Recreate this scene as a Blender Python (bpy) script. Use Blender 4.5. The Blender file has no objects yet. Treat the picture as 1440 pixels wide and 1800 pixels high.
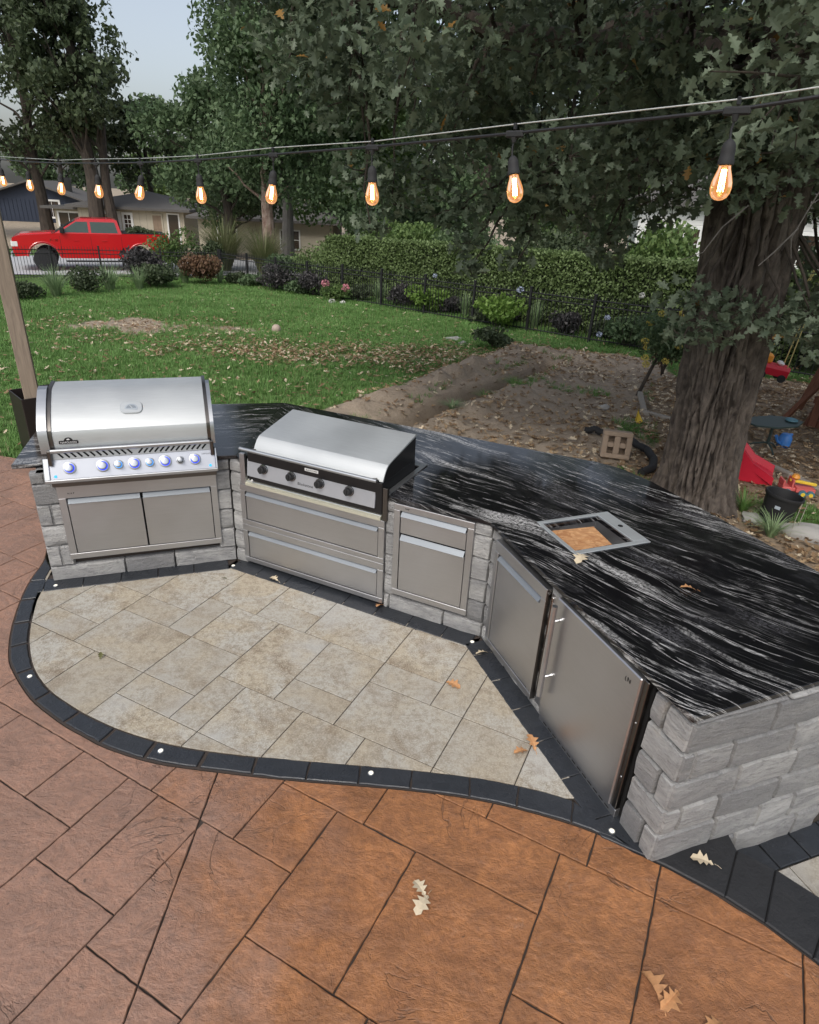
import bpy, math, random
import numpy as np
from mathutils import Vector, Matrix, noise
random.seed(7); rng = np.random.default_rng(7)
R_ = math.radians
scene = bpy.context.scene
COL = scene.collection

# ------------------------------------------------------------------ camera
cam_d = bpy.data.cameras.new('camera'); cam = bpy.data.objects.new('camera', cam_d); COL.objects.link(cam)
cam_d.sensor_fit = 'HORIZONTAL'; cam_d.sensor_width = 36.0; cam_d.lens = 28.0
cam_d.clip_start = 0.05; cam_d.clip_end = 900
def _cam_matrix():
    # vertical lines of the photograph meet below the frame: that fixes pitch (26.4 deg down) and roll (2.9 deg)
    f = 1120.0; n = np.array([-116., 2255.]); n /= np.linalg.norm(n); dn = 2258.0
    down = np.array([n[0]*dn, n[1]*dn, f]); down /= np.linalg.norm(down); up = -down
    fw = np.array([0, 0, 1.]); fwd = fw-up*(fw@up); fwd /= np.linalg.norm(fwd); right = np.cross(down, fwd)
    ax = lambda i: Vector((right[i], fwd[i], up[i]))
    x, y, z = ax(0), -ax(1), -ax(2)
    return Matrix(((x.x, y.x, z.x, 0), (x.y, y.y, z.y, 0), (x.z, y.z, z.z, 2.7), (0, 0, 0, 1)))
cam.matrix_world = _cam_matrix(); scene.camera = cam

# ------------------------------------------------------------------ sky and sun (overcast evening)
w = bpy.data.worlds.new('World'); scene.world = w; w.use_nodes = True
nt = w.node_tree; nt.nodes.clear()
o = nt.nodes.new('ShaderNodeOutputWorld'); bg = nt.nodes.new('ShaderNodeBackground')
sk = nt.nodes.new('ShaderNodeTexSky'); sk.sky_type = 'NISHITA'; sk.sun_disc = False
sk.sun_elevation = R_(50); sk.sun_rotation = R_(200); sk.air_density = 1.0; sk.dust_density = 3.5; sk.ozone_density = 1.0
hs = nt.nodes.new('ShaderNodeHueSaturation'); hs.inputs['Saturation'].default_value = 0.55
nt.links.new(sk.outputs[0], hs.inputs['Color']); nt.links.new(hs.outputs[0], bg.inputs['Color'])
bg.inputs['Strength'].default_value = 0.15; nt.links.new(bg.outputs[0], o.inputs[0])
sun_d = bpy.data.lights.new('sun', 'SUN'); sun = bpy.data.objects.new('sun', sun_d); COL.objects.link(sun)
sun_d.energy = 1.1; sun_d.angle = R_(18); sun_d.color = (1.0, 0.96, 0.9)
sun.rotation_euler = (R_(52), 0, R_(200+180)); sun.rotation_euler = Vector((math.sin(R_(200)), math.cos(R_(200)), math.tan(R_(50)))).to_track_quat('Z', 'Y').to_euler()
scene.view_settings.view_transform = 'Standard'; scene.view_settings.look = 'None'
scene.view_settings.exposure = 0.28; scene.view_settings.gamma = 1.0

# ------------------------------------------------------------------ helpers
def tag(o, label=None, cat=None, group=None, kind=None):
    if label: o['label'] = label
    if cat: o['category'] = cat
    if group: o['group'] = group
    if kind: o['kind'] = kind
    return o
def thing(name, label, cat, loc=(0, 0, 0), group=None):
    o = bpy.data.objects.new(name, None); COL.objects.link(o); o.location = loc; o.empty_display_size = 0.1
    return tag(o, label, cat, group)
def wloc(o):
    v = Vector((0, 0, 0))
    while o: v = v+o.location; o = o.parent
    return v
def finish(name, me, mat, parent=None, smooth=True, origin=None, angle=35):
    if mat: me.materials.append(mat)
    if smooth and len(me.polygons):
        me.polygons.foreach_set('use_smooth', [True]*len(me.polygons))
        try: me.set_sharp_from_angle(angle=R_(angle))
        except Exception: pass
    o = bpy.data.objects.new(name, me); COL.objects.link(o)
    if parent: o.parent = parent
    return o
class MB:
    def __init__(s, xf=None): s.v = []; s.f = []; s.xf = xf
    def add(s, vs, fs, xf=None):
        b = len(s.v); m = s.xf
        for p in vs:
            p = Vector(p)
            if xf is not None: p = xf @ p
            if m is not None: p = m @ p
            s.v.append(p)
        s.f += [tuple(i+b for i in f) for f in fs]
        return s
    def box(s, x0, x1, y0, y1, z0, z1, c=0.0, xf=None):
        if x0 > x1: x0, x1 = x1, x0
        if y0 > y1: y0, y1 = y1, y0
        if z0 > z1: z0, z1 = z1, z0
        c = min(c, (x1-x0)*.45, (y1-y0)*.45, (z1-z0)*.45)
        if c <= 0:
            return s.add([(x, y, z) for x in (x0, x1) for y in (y0, y1) for z in (z0, z1)],
                         [(0, 1, 3, 2), (4, 6, 7, 5), (0, 4, 5, 1), (2, 3, 7, 6), (0, 2, 6, 4), (1, 5, 7, 3)], xf)
        X, Y, Z = (x0, x1), (y0, y1), (z0, z1); vs = []; idx = {}
        for i in (0, 1):
            for j in (0, 1):
                for k in (0, 1):
                    sx, sy, sz = (c if i == 0 else -c), (c if j == 0 else -c), (c if k == 0 else -c)
                    idx[i, j, k, 0] = len(vs); vs.append((X[i], Y[j]+sy, Z[k]+sz))
                    idx[i, j, k, 1] = len(vs); vs.append((X[i]+sx, Y[j], Z[k]+sz))
                    idx[i, j, k, 2] = len(vs); vs.append((X[i]+sx, Y[j]+sy, Z[k]))
        g = lambda i, j, k, a: idx[i, j, k, a]; fs = []
        fs.append((g(0,0,0,0), g(0,0,1,0), g(0,1,1,0), g(0,1,0,0))); fs.append((g(1,0,0,0), g(1,1,0,0), g(1,1,1,0), g(1,0,1,0)))
        fs.append((g(0,0,0,1), g(1,0,0,1), g(1,0,1,1), g(0,0,1,1))); fs.append((g(0,1,0,1), g(0,1,1,1), g(1,1,1,1), g(1,1,0,1)))
        fs.append((g(0,0,0,2), g(0,1,0,2), g(1,1,0,2), g(1,0,0,2))); fs.append((g(0,0,1,2), g(1,0,1,2), g(1,1,1,2), g(0,1,1,2)))
        for i in (0, 1):
            for j in (0, 1): fs.append((g(i,j,0,0), g(i,j,1,0), g(i,j,1,1), g(i,j,0,1)) if i != j else (g(i,j,0,0), g(i,j,0,1), g(i,j,1,1), g(i,j,1,0)))
        for i in (0, 1):
            for k in (0, 1): fs.append((g(i,0,k,0), g(i,1,k,0), g(i,1,k,2), g(i,0,k,2)) if i == k else (g(i,0,k,0), g(i,0,k,2), g(i,1,k,2), g(i,1,k,0)))
        for j in (0, 1):
            for k in (0, 1): fs.append((g(0,j,k,1), g(1,j,k,1), g(1,j,k,2), g(0,j,k,2)) if j != k else (g(0,j,k,1), g(0,j,k,2), g(1,j,k,2), g(1,j,k,1)))
        for i in (0, 1):
            for j in (0, 1):
                for k in (0, 1):
                    t = (g(i,j,k,0), g(i,j,k,1), g(i,j,k,2)); fs.append(t if (i+j+k) % 2 == 0 else t[::-1])
        return s.add(vs, fs, xf)
    def prism(s, poly, z0, z1, c=0.0, xf=None):
        n = len(poly); vs = []; rings = []
        def ring(p, z): b = len(vs); vs.extend([(q[0], q[1], z) for q in p]); rings.append(b)
        ring(poly, z0)
        if c > 0:
            ring(poly, z1-c); ring(inset(poly, c), z1)
        else: ring(poly, z1)
        fs = [tuple(range(n-1, -1, -1))]
        for a, b in zip(rings, rings[1:]):
            for i in range(n): j = (i+1) % n; fs.append((a+i, a+j, b+j, b+i))
        fs.append(tuple(rings[-1]+i for i in range(n)))
        return s.add(vs, fs, xf)
    def tube(s, pts, r, n=8, cap=True, xf=None):
        pts = [Vector(p) for p in pts]; rr = r if isinstance(r, (list, tuple)) else [r]*len(pts)
        vs = []; fs = []; prev = None
        for i, p in enumerate(pts):
            t = (pts[min(i+1, len(pts)-1)]-pts[max(i-1, 0)]).normalized()
            if prev is None:
                a = Vector((0, 0, 1)) if abs(t.z) < .9 else Vector((1, 0, 0)); u = t.cross(a).normalized()
            else: u = (prev-t*prev.dot(t)).normalized()
            prev = u; v = t.cross(u)
            for k in range(n):
                an = 2*math.pi*k/n; vs.append(p+(u*math.cos(an)+v*math.sin(an))*rr[i])
        for i in range(len(pts)-1):
            for k in range(n):
                a = i*n+k; b = i*n+(k+1) % n; fs.append((a, b, b+n, a+n))
        if cap: fs.append(tuple(range(n-1, -1, -1))); fs.append(tuple((len(pts)-1)*n+k for k in range(n)))
        return s.add(vs, fs, xf)
    def lathe(s, prof, n=20, xf=None, cap=True):
        vs = []; fs = []
        for r, z in prof:
            for k in range(n): a = 2*math.pi*k/n; vs.append((r*math.cos(a), r*math.sin(a), z))
        for i in range(len(prof)-1):
            for k in range(n):
                a = i*n+k; b = i*n+(k+1) % n; fs.append((a, b, b+n, a+n))
        if cap: fs.append(tuple(range(n-1, -1, -1))); fs.append(tuple((len(prof)-1)*n+k for k in range(n)))
        return s.add(vs, fs, xf)
    def extr(s, poly, x0, x1, xf=None):       # profile in (y, z) pushed along x
        n = len(poly); vs = [(x0, p[0], p[1]) for p in poly]+[(x1, p[0], p[1]) for p in poly]
        fs = [tuple(range(n-1, -1, -1)), tuple(range(n, 2*n))]
        for i in range(n): j = (i+1) % n; fs.append((i, j, n+j, n+i))
        return s.add(vs, fs, xf)
    def build(s, name, mat, parent=None, smooth=True, kind=None, angle=35):
        off = wloc(parent) if parent else Vector((0, 0, 0))
        me = bpy.data.meshes.new(name)
        me.from_pydata([tuple(p-off) for p in s.v], [], s.f); me.update()
        o = finish(name, me, mat, parent, smooth, angle=angle)
        if kind: o['kind'] = kind
        return o
def inset(poly, d):
    out = []; n = len(poly)
    for i in range(n):
        p0, p1, p2 = Vector(poly[i-1][:2]), Vector(poly[i][:2]), Vector(poly[(i+1) % n][:2])
        e1 = (p1-p0); e2 = (p2-p1)
        if e1.length < 1e-6 or e2.length < 1e-6: out.append(tuple(p1)); continue
        e1.normalize(); e2.normalize()
        n1 = Vector((-e1.y, e1.x)); n2 = Vector((-e2.y, e2.x)); b = n1+n2
        if b.length < .2: out.append(tuple(p1)); continue
        b.normalize(); k = d/max(.35, b.dot(n1)); out.append((p1.x+b.x*k, p1.y+b.y*k))
    return out
def area(poly): return .5*sum(poly[i-1][0]*poly[i][1]-poly[i][0]*poly[i-1][1] for i in range(len(poly)))
def clip(poly, a, b):                         # keep what lies left of a->b
    out = []; sd = lambda p: (b[0]-a[0])*(p[1]-a[1])-(b[1]-a[1])*(p[0]-a[0])
    for i in range(len(poly)):
        p, q = poly[i-1], poly[i]; sp, sq = sd(p), sd(q)
        if (sp < 0) != (sq < 0): t = sp/(sp-sq); out.append((p[0]+(q[0]-p[0])*t, p[1]+(q[1]-p[1])*t))
        if sq >= 0: out.append(q)
    return out
def clean(poly):
    out = []
    for p in poly:
        if not out or math.dist(p, out[-1]) > .004: out.append(p)
    while len(out) > 2 and math.dist(out[0], out[-1]) < .004: out.pop()
    return out
def clip_rect(poly, rect):
    for i in range(len(rect)):
        if len(poly) < 3: return []
        poly = clip(poly, rect[i], rect[(i+1) % len(rect)])
    return clean(poly)
def frame(A, deg, z=0):                       # local x along the wall, y INTO the wall, z up
    a = R_(deg); return Matrix(((math.cos(a), -math.sin(a), 0, A[0]), (math.sin(a), math.cos(a), 0, A[1]), (0, 0, 1, z), (0, 0, 0, 1)))
def place(x, y, z, rz=0): return Matrix.Translation((x, y, z)) @ Matrix.Rotation(rz, 4, 'Z')
def copy_tree(o, parent=None):
    c = o.copy(); COL.objects.link(c); c.parent = parent
    for ch in list(o.children): copy_tree(ch, c)
    return c
def rots(N, tilt=1.0, rg=rng):
    """N random rotation matrices; tilt 0 = flat on the ground, 1 = any way up"""
    a = rg.uniform(0, 2*np.pi, N); b = rg.normal(0, .9, N)*tilt; c = rg.normal(0, .9, N)*tilt
    ca, sa, cb, sb, cc, sc = np.cos(a), np.sin(a), np.cos(b), np.sin(b), np.cos(c), np.sin(c)
    Z = np.zeros((N, 3, 3)); X = np.zeros((N, 3, 3)); Y = np.zeros((N, 3, 3))
    Z[:, 0, 0] = ca; Z[:, 0, 1] = -sa; Z[:, 1, 0] = sa; Z[:, 1, 1] = ca; Z[:, 2, 2] = 1
    X[:, 0, 0] = 1; X[:, 1, 1] = cb; X[:, 1, 2] = -sb; X[:, 2, 1] = sb; X[:, 2, 2] = cb
    Y[:, 0, 0] = cc; Y[:, 0, 2] = sc; Y[:, 1, 1] = 1; Y[:, 2, 0] = -sc; Y[:, 2, 2] = cc
    return Z @ X @ Y
def scatter(name, tv, tf, Rm, S, T, mat, parent=None, kind=None, smooth=False):
    """one mesh holding many small separate pieces"""
    tv = np.asarray(tv, float); N = len(T); k = len(tv)
    off = np.array(wloc(parent)) if parent else np.zeros(3)
    S = np.asarray(S, float).reshape(-1, 1, 1)
    V = (np.einsum('nij,kj->nki', Rm, tv)*S+np.asarray(T)[:, None]-off).reshape(-1, 3)
    lt = np.array([len(f) for f in tf]); flat = np.concatenate([np.array(f) for f in tf])
    L = (flat[None, :]+(np.arange(N)*k)[:, None]).reshape(-1)
    tot = np.tile(lt, N); st = np.concatenate([[0], np.cumsum(tot)[:-1]])
    me = bpy.data.meshes.new(name); me.vertices.add(len(V)); me.loops.add(len(L)); me.polygons.add(len(tot))
    me.vertices.foreach_set('co', V.astype(np.float32).ravel()); me.loops.foreach_set('vertex_index', L.astype(np.int32))
    me.polygons.foreach_set('loop_start', st.astype(np.int32)); me.update(calc_edges=True); me.validate()
    if mat: me.materials.append(mat)
    o = bpy.data.objects.new(name, me); COL.objects.link(o)
    if parent: o.parent = parent
    if kind: o['kind'] = kind
    return o
# leaf shapes -------------------------------------------------------------
def oak_leaf(fold=.25, curl=.25):
    side = [[(0, 0), (.12, .14), (.05, .24), (0, .25)], [(0, .25), (.05, .24), (.30, .36), (.13, .47), (0, .5)],
            [(0, .5), (.13, .47), (.36, .64), (.15, .73), (0, .75)], [(0, .75), (.15, .73), (.17, .9), (0, 1.0)]]
    vs = []; fs = []; key = {}
    def vid(x, y):
        k = (round(x, 3), round(y, 3))
        if k not in key: key[k] = len(vs); vs.append((x, y-.5, abs(x)*fold-curl*(y-.4)**2))
        return key[k]
    for sg in (1, -1):
        for f in side:
            ids = [vid(p[0]*sg, p[1]) for p in f]; fs.append(ids if sg > 0 else ids[::-1])
    return vs, fs
OAK = oak_leaf(); OAKDRY = oak_leaf(.5, .8); OAKCURL = oak_leaf(1.6, 1.0)
SIMPLE = ([(0, -.5, 0), (.36, -.15, .12), (0, 0, -.03), (-.33, -.22, .14), (.24, .26, .16), (-.30, .2, .07), (0.04, .5, .14)],
          [(0, 1, 2), (0, 2, 3), (1, 4, 2), (2, 5, 3), (2, 4, 6), (2, 6, 5)])
LITTER = ([(0, 0, -.04), (0, -.5, .02), (.17, -.3, .06), (.08, -.13, 0), (.31, .03, .13), (.11, .17, .04), (.19, .37, .12), (0, .5, .10), (-.17, .34, .03), (-.09, .16, 0), (-.33, .08, .10), (-.09, -.12, 0), (-.2, -.27, .12)], [(0, i, i % 12+1) for i in range(1, 13)])
QUAD = ([(0, -.5, 0), (.3, 0, .1), (0, .5, 0), (-.3, 0, .08)], [(0, 1, 2), (0, 2, 3)])
SPRIG = ([(0, -.5, 0), (.13, -.2, .05), (0, .08, 0), (-.13, -.2, .05), (.06, 0, 0), (.38, .0, .12), (.3, .3, 0), (-.06, 0, 0), (-.36, .12, -.08), (-.2, .36, .05), (.0, .1, 0), (.14, .34, .1), (0, .6, 0), (-.12, .34, .06)],
         [(0, 1, 2, 3), (4, 5, 6), (7, 9, 8), (10, 11, 12, 13)])
def text_mesh(body, size, xf, name, mat, parent, depth=.001, align='CENTER'):
    cu = bpy.data.curves.new('lettering', 'FONT'); cu.body = body; cu.size = size; cu.extrude = depth
    cu.align_x = align; cu.align_y = 'CENTER'; cu.resolution_u = 3
    to = bpy.data.objects.new('lettering_source', cu); me = bpy.data.meshes.new_from_object(to)
    bpy.data.objects.remove(to); me.transform(Matrix.Translation(-wloc(parent)) @ xf); me.name = name
    return finish(name, me, mat, parent, smooth=False)

# ------------------------------------------------------------------ materials
class N:
    def __init__(s, name):
        s.m = bpy.data.materials.new(name); s.m.use_nodes = True; s.t = s.m.node_tree
        s.p = s.t.nodes['Principled BSDF']; s.out = s.t.nodes['Material Output']
    def n(s, typ, **kw):
        nd = s.t.nodes.new('ShaderNode'+typ)
        for k, v in kw.items():
            if k in nd.bl_rna.properties.keys(): setattr(nd, k, v)
            else: nd.inputs[k.replace('_', ' ')].default_value = v
        return nd
    def l(s, a, b): s.t.links.new(a, b)
    def pos(s, scale=(1, 1, 1), rot=(0, 0, 0), src='Position'):
        g = s.n('NewGeometry') if src == 'Position' else s.n('TexCoord')
        mp = s.n('Mapping'); mp.inputs['Scale'].default_value = scale; mp.inputs['Rotation'].default_value = rot
        s.l(g.outputs[src], mp.inputs['Vector']); return mp.outputs[0]
    def noise(s, vec, scale, detail=4, rough=.55, dist=0.0):
        nd = s.n('TexNoise'); nd.inputs['Scale'].default_value = scale; nd.inputs['Detail'].default_value = detail
        nd.inputs['Roughness'].default_value = rough; nd.inputs['Distortion'].default_value = dist; s.l(vec, nd.inputs['Vector']); return nd.outputs['Fac']
    def ramp(s, fac, stops, interp='LINEAR'):
        r = s.n('ValToRGB'); r.color_ramp.interpolation = interp; e = r.color_ramp.elements
        while len(e) < len(stops): e.new(.5)
        for i, (p, c) in enumerate(stops):
            e[i].position = p; e[i].color = (c, c, c, 1) if not hasattr(c, '__len__') else (*c, 1)
        s.l(fac, r.inputs[0]); return r.outputs[0]
    def mix(s, fac, a, b, mode='MIX'):
        nd = s.n('Mix'); nd.data_type = 'RGBA'; nd.blend_type = mode
        for i, v in ((0, fac), (6, a), (7, b)):
            if isinstance(v, (int, float)): nd.inputs[i].default_value = v if i == 0 else (v, v, v, 1)
            elif isinstance(v, tuple): nd.inputs[i].default_value = (*v, 1)
            else: s.l(v, nd.inputs[i])
        return nd.outputs[2]
    def math(s, op, a, b=0.0, clamp=False):
        nd = s.n('Math'); nd.operation = op; nd.use_clamp = clamp
        for i, v in ((0, a), (1, b)):
            if isinstance(v, (int, float)): nd.inputs[i].default_value = v
            else: s.l(v, nd.inputs[i])
        return nd.outputs[0]
    def bump(s, h, strength=.3, dist=.01, normal=None):
        b = s.n('Bump'); b.inputs['Strength'].default_value = strength; b.inputs['Distance'].default_value = dist
        s.l(h, b.inputs['Height'])
        if normal is not None: s.l(normal, b.inputs['Normal'])
        s.l(b.outputs[0], s.p.inputs['Normal']); return b.outputs[0]
    def set(s, **kw):
        for k, v in kw.items():
            i = s.p.inputs[k.replace('_', ' ')]
            if isinstance(v, (int, float)): i.default_value = v
            elif isinstance(v, tuple): i.default_value = (*v, 1) if len(v) == 3 else v
            else: s.l(v, i)
        return s
def plain(name, col, rough=.5, metal=0., var=.12, vs=6, bump=0, bs=60, **kw):
    k = N(name); p = k.pos(); f = k.noise(p, vs, 5)
    k.set(Base_Color=k.mix(f, tuple(c*(1-var) for c in col), tuple(min(1, c*(1+var)) for c in col)), Roughness=rough, Metallic=metal)
    if bump: k.bump(k.noise(p, bs, 4), bump, .004)
    for a, b in kw.items(): k.set(**{a: b})
    return k.m
def mat_leaf(name, c1, c2, c3=None, trans=.25, rough=.5, c3amt=.03):
    k = N(name); g = k.n('NewGeometry'); rnd = g.outputs['Random Per Island']
    col = k.mix(rnd, c1, c2)
    f = k.noise(k.pos(), .8, 3); col = k.mix(k.ramp(f, [(.35, 0), (.65, 1)]), col, k.mix(.5, col, tuple(c*.75 for c in c1)))
    if c3: col = k.mix(k.math('GREATER_THAN', k.math('FRACT', k.math('MULTIPLY', rnd, 37.7)), 1-c3amt), col, c3)
    k.set(Base_Color=col, Roughness=rough); k.p.inputs['Specular IOR Level'].default_value = .3
    tr = k.n('BsdfTranslucent'); k.l(col, tr.inputs['Color']); mx = k.n('MixShader'); mx.inputs[0].default_value = trans
    k.l(k.p.outputs[0], mx.inputs[1]); k.l(tr.outputs[0], mx.inputs[2]); k.l(mx.outputs[0], k.out.inputs['Surface'])
    return k.m
def mat_stamped(name):
    k = N(name); p = k.pos(); oi = k.n('ObjectInfo')
    f1 = k.noise(p, 1.5, 6, .6, .6); f2 = k.noise(p, 26, 7, .72); f5 = k.noise(p, 6, 6, .65, .4)
    sx = k.n('SeparateXYZ'); k.l(p, sx.inputs[0]); rust = k.ramp(k.math('ADD', sx.outputs[0], k.math('MULTIPLY', k.math('SUBTRACT', f1, .5), 1.6)), [(0, 0), (1, 1)])
    mr = k.n('MapRange'); mr.inputs['From Min'].default_value = -1.15; mr.inputs['From Max'].default_value = -.15; mr.interpolation_type = 'SMOOTHSTEP'
    k.l(k.math('ADD', sx.outputs[0], k.math('MULTIPLY', k.math('SUBTRACT', f1, .5), 2.2)), mr.inputs['Value']); rust = mr.outputs[0]
    rose = k.mix(k.ramp(f1, [(.35, 0), (.68, 1)]), (.41, .225, .15), (.31, .175, .12)); rs = k.mix(k.ramp(f5, [(.35, 0), (.65, 1)]), (.47, .205, .078), (.33, .142, .058))
    col = k.mix(rust, rose, rs); col = k.mix(k.ramp(k.noise(p, 3.1, 7, .7, .3), [(.42, 0), (.62, .55)]), col, k.mix(rust, (.20, .125, .09), (.17, .08, .036))); col = k.mix(k.ramp(f2, [(.42, .0), (.66, .7)]), col, k.mix(rust, (.20, .13, .10), (.16, .075, .038)))
    col = k.mix(k.math('MULTIPLY', oi.outputs['Random'], .22), col, k.mix(rust, (.24, .15, .12), (.22, .09, .04)))
    spots = k.ramp(k.noise(p, 34, 2, .5), [(.71, 0), (.77, .6)]); col = k.mix(spots, col, (.05, .03, .02))
    lt = k.ramp(k.noise(p, 9, 7, .75, .5), [(.60, 0), (.74, .35)]); col = k.mix(lt, col, (.48, .33, .24))
    ridg = k.math('ABSOLUTE', k.math('SUBTRACT', k.noise(p, 2.1, 5, .6, 1.2), .5)); crack = k.ramp(ridg, [(0, 0), (.010, 1)]); crm = k.ramp(k.noise(p, 1.3, 2), [(.50, 0), (.60, 1)])
    ck = k.math('SUBTRACT', 1.0, k.math('MULTIPLY', k.math('SUBTRACT', 1.0, crack), crm))
    pw = k.pos((1.0, 1.6, 1), (0, 0, .7)); r1 = k.noise(pw, 4.0, 9, .66, .3)
    h = k.math('ADD', k.math('MULTIPLY', r1, .9), k.math('ADD', k.math('MULTIPLY', f2, .30), k.math('MULTIPLY', ck, .16)))
    col = k.mix(k.math('MULTIPLY', k.math('SUBTRACT', 1.0, ck), .55), col, (.08, .05, .035))
    k.set(Base_Color=col, Roughness=k.ramp(f5, [(.3, .28), (.7, .5)])); k.bump(h, .9, .030); k.p.inputs['Specular IOR Level'].default_value = .45
    return k.m
M = {}
M['stamp_rose'] = M['stamp_rust'] = mat_stamped('stamped_concrete')
M['joint'] = plain('joint', (.045, .034, .028), .8, bump=.4)
M['sand'] = plain('joint_sand', (.055, .046, .036), .9, bump=.4)
def mat_tile():
    k = N('tile'); p = k.pos(); oi = k.n('ObjectInfo')
    sh = k.n('VectorMath'); sh.operation = 'ADD'; cmb = k.n('CombineXYZ'); k.l(k.math('MULTIPLY', oi.outputs['Random'], 9), cmb.inputs[2]); k.l(p, sh.inputs[0]); k.l(cmb.outputs[0], sh.inputs[1]); q = sh.outputs[0]
    f1 = k.noise(q, 2.6, 5, .6, .4); f2 = k.noise(q, 30, 6, .75); f3 = k.noise(q, 4.5, 8, .74, .5); f4 = k.noise(q, 120, 3, .7)
    col = k.mix(k.ramp(f1, [(.40, 0), (.56, 1)]), (.40, .345, .255), (.41, .395, .35))
    col = k.mix(k.ramp(f2, [(.45, 0), (.64, .68)]), col, (.175, .14, .095))
    col = k.mix(k.ramp(f3, [(.50, 0), (.66, .8)]), col, (.17, .12, .07))
    col = k.mix(k.ramp(f4, [(.38, .4), (.5, 0)]), col, (.60, .56, .48))
    gm = k.ramp(k.noise(q, 1.7, 3), [(.55, 0), (.68, .6)]); col = k.mix(gm, col, (.40, .40, .385))
    col = k.mix(k.math('MULTIPLY', oi.outputs['Random'], .5), col, (.30, .265, .21))
    k.set(Base_Color=col, Roughness=.72); k.bump(k.math('ADD', f2, k.math('MULTIPLY', f4, .5)), .3, .003); return k.m
M['tile'] = mat_tile()
def mat_black_paver(name, c, rough=(.28, .6)):
    k = N(name); p = k.pos(); f = k.noise(p, 14, 7, .7, .4); f2 = k.noise(p, 3.2, 4)
    col = k.mix(f, tuple(x*.6 for x in c), tuple(x*1.6 for x in c))
    k.set(Base_Color=col, Roughness=k.ramp(f2, [(.38, rough[0]), (.62, rough[1])])); k.bump(k.math('ADD', f, k.math('MULTIPLY', k.noise(p, 70, 4), .3)), .8, .008); return k.m
M['paver'] = mat_black_paver('black_paver', (.024, .027, .032), (.22, .5))
M['band'] = mat_black_paver('black_band', (.016, .0165, .018), (.5, .7))
def mat_stone():
    k = N('grey_stone'); p = k.pos(); oi = k.n('ObjectInfo'); r = oi.outputs['Random']
    sh = k.n('VectorMath'); sh.operation = 'ADD'; cmb = k.n('CombineXYZ'); k.l(k.math('MULTIPLY', r, 20), cmb.inputs[0]); k.l(p, sh.inputs[0]); k.l(cmb.outputs[0], sh.inputs[1])
    mp = k.n('Mapping'); mp.inputs['Scale'].default_value = (1, 1, 3.2); k.l(sh.outputs[0], mp.inputs[0]); q = mp.outputs[0]
    f1 = k.noise(q, 3.5, 6, .65, .8); f2 = k.noise(q, 22, 7, .75, .6); f3 = k.noise(sh.outputs[0], 110, 3, .6)
    base = k.mix(r, (.24, .238, .235), (.50, .495, .48)); col = k.mix(k.ramp(f1, [(.4, 0), (.62, .6)]), base, (.17, .172, .18))
    col = k.mix(k.ramp(f2, [(.50, 0), (.72, .7)]), col, (.12, .118, .115)); col = k.mix(k.ramp(f3, [(.3, .25), (.5, 0)]), col, (.46, .455, .44))
    tan = k.ramp(k.noise(sh.outputs[0], 1.6, 3), [(.66, 0), (.72, .45)]); col = k.mix(tan, col, (.40, .32, .24))
    k.set(Base_Color=col, Roughness=.82); k.bump(k.math('ADD', f2, k.math('ADD', k.math('MULTIPLY', f1, .7), k.math('MULTIPLY', f3, .3))), .9, .018); return k.m
M['stone'] = mat_stone()
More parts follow.
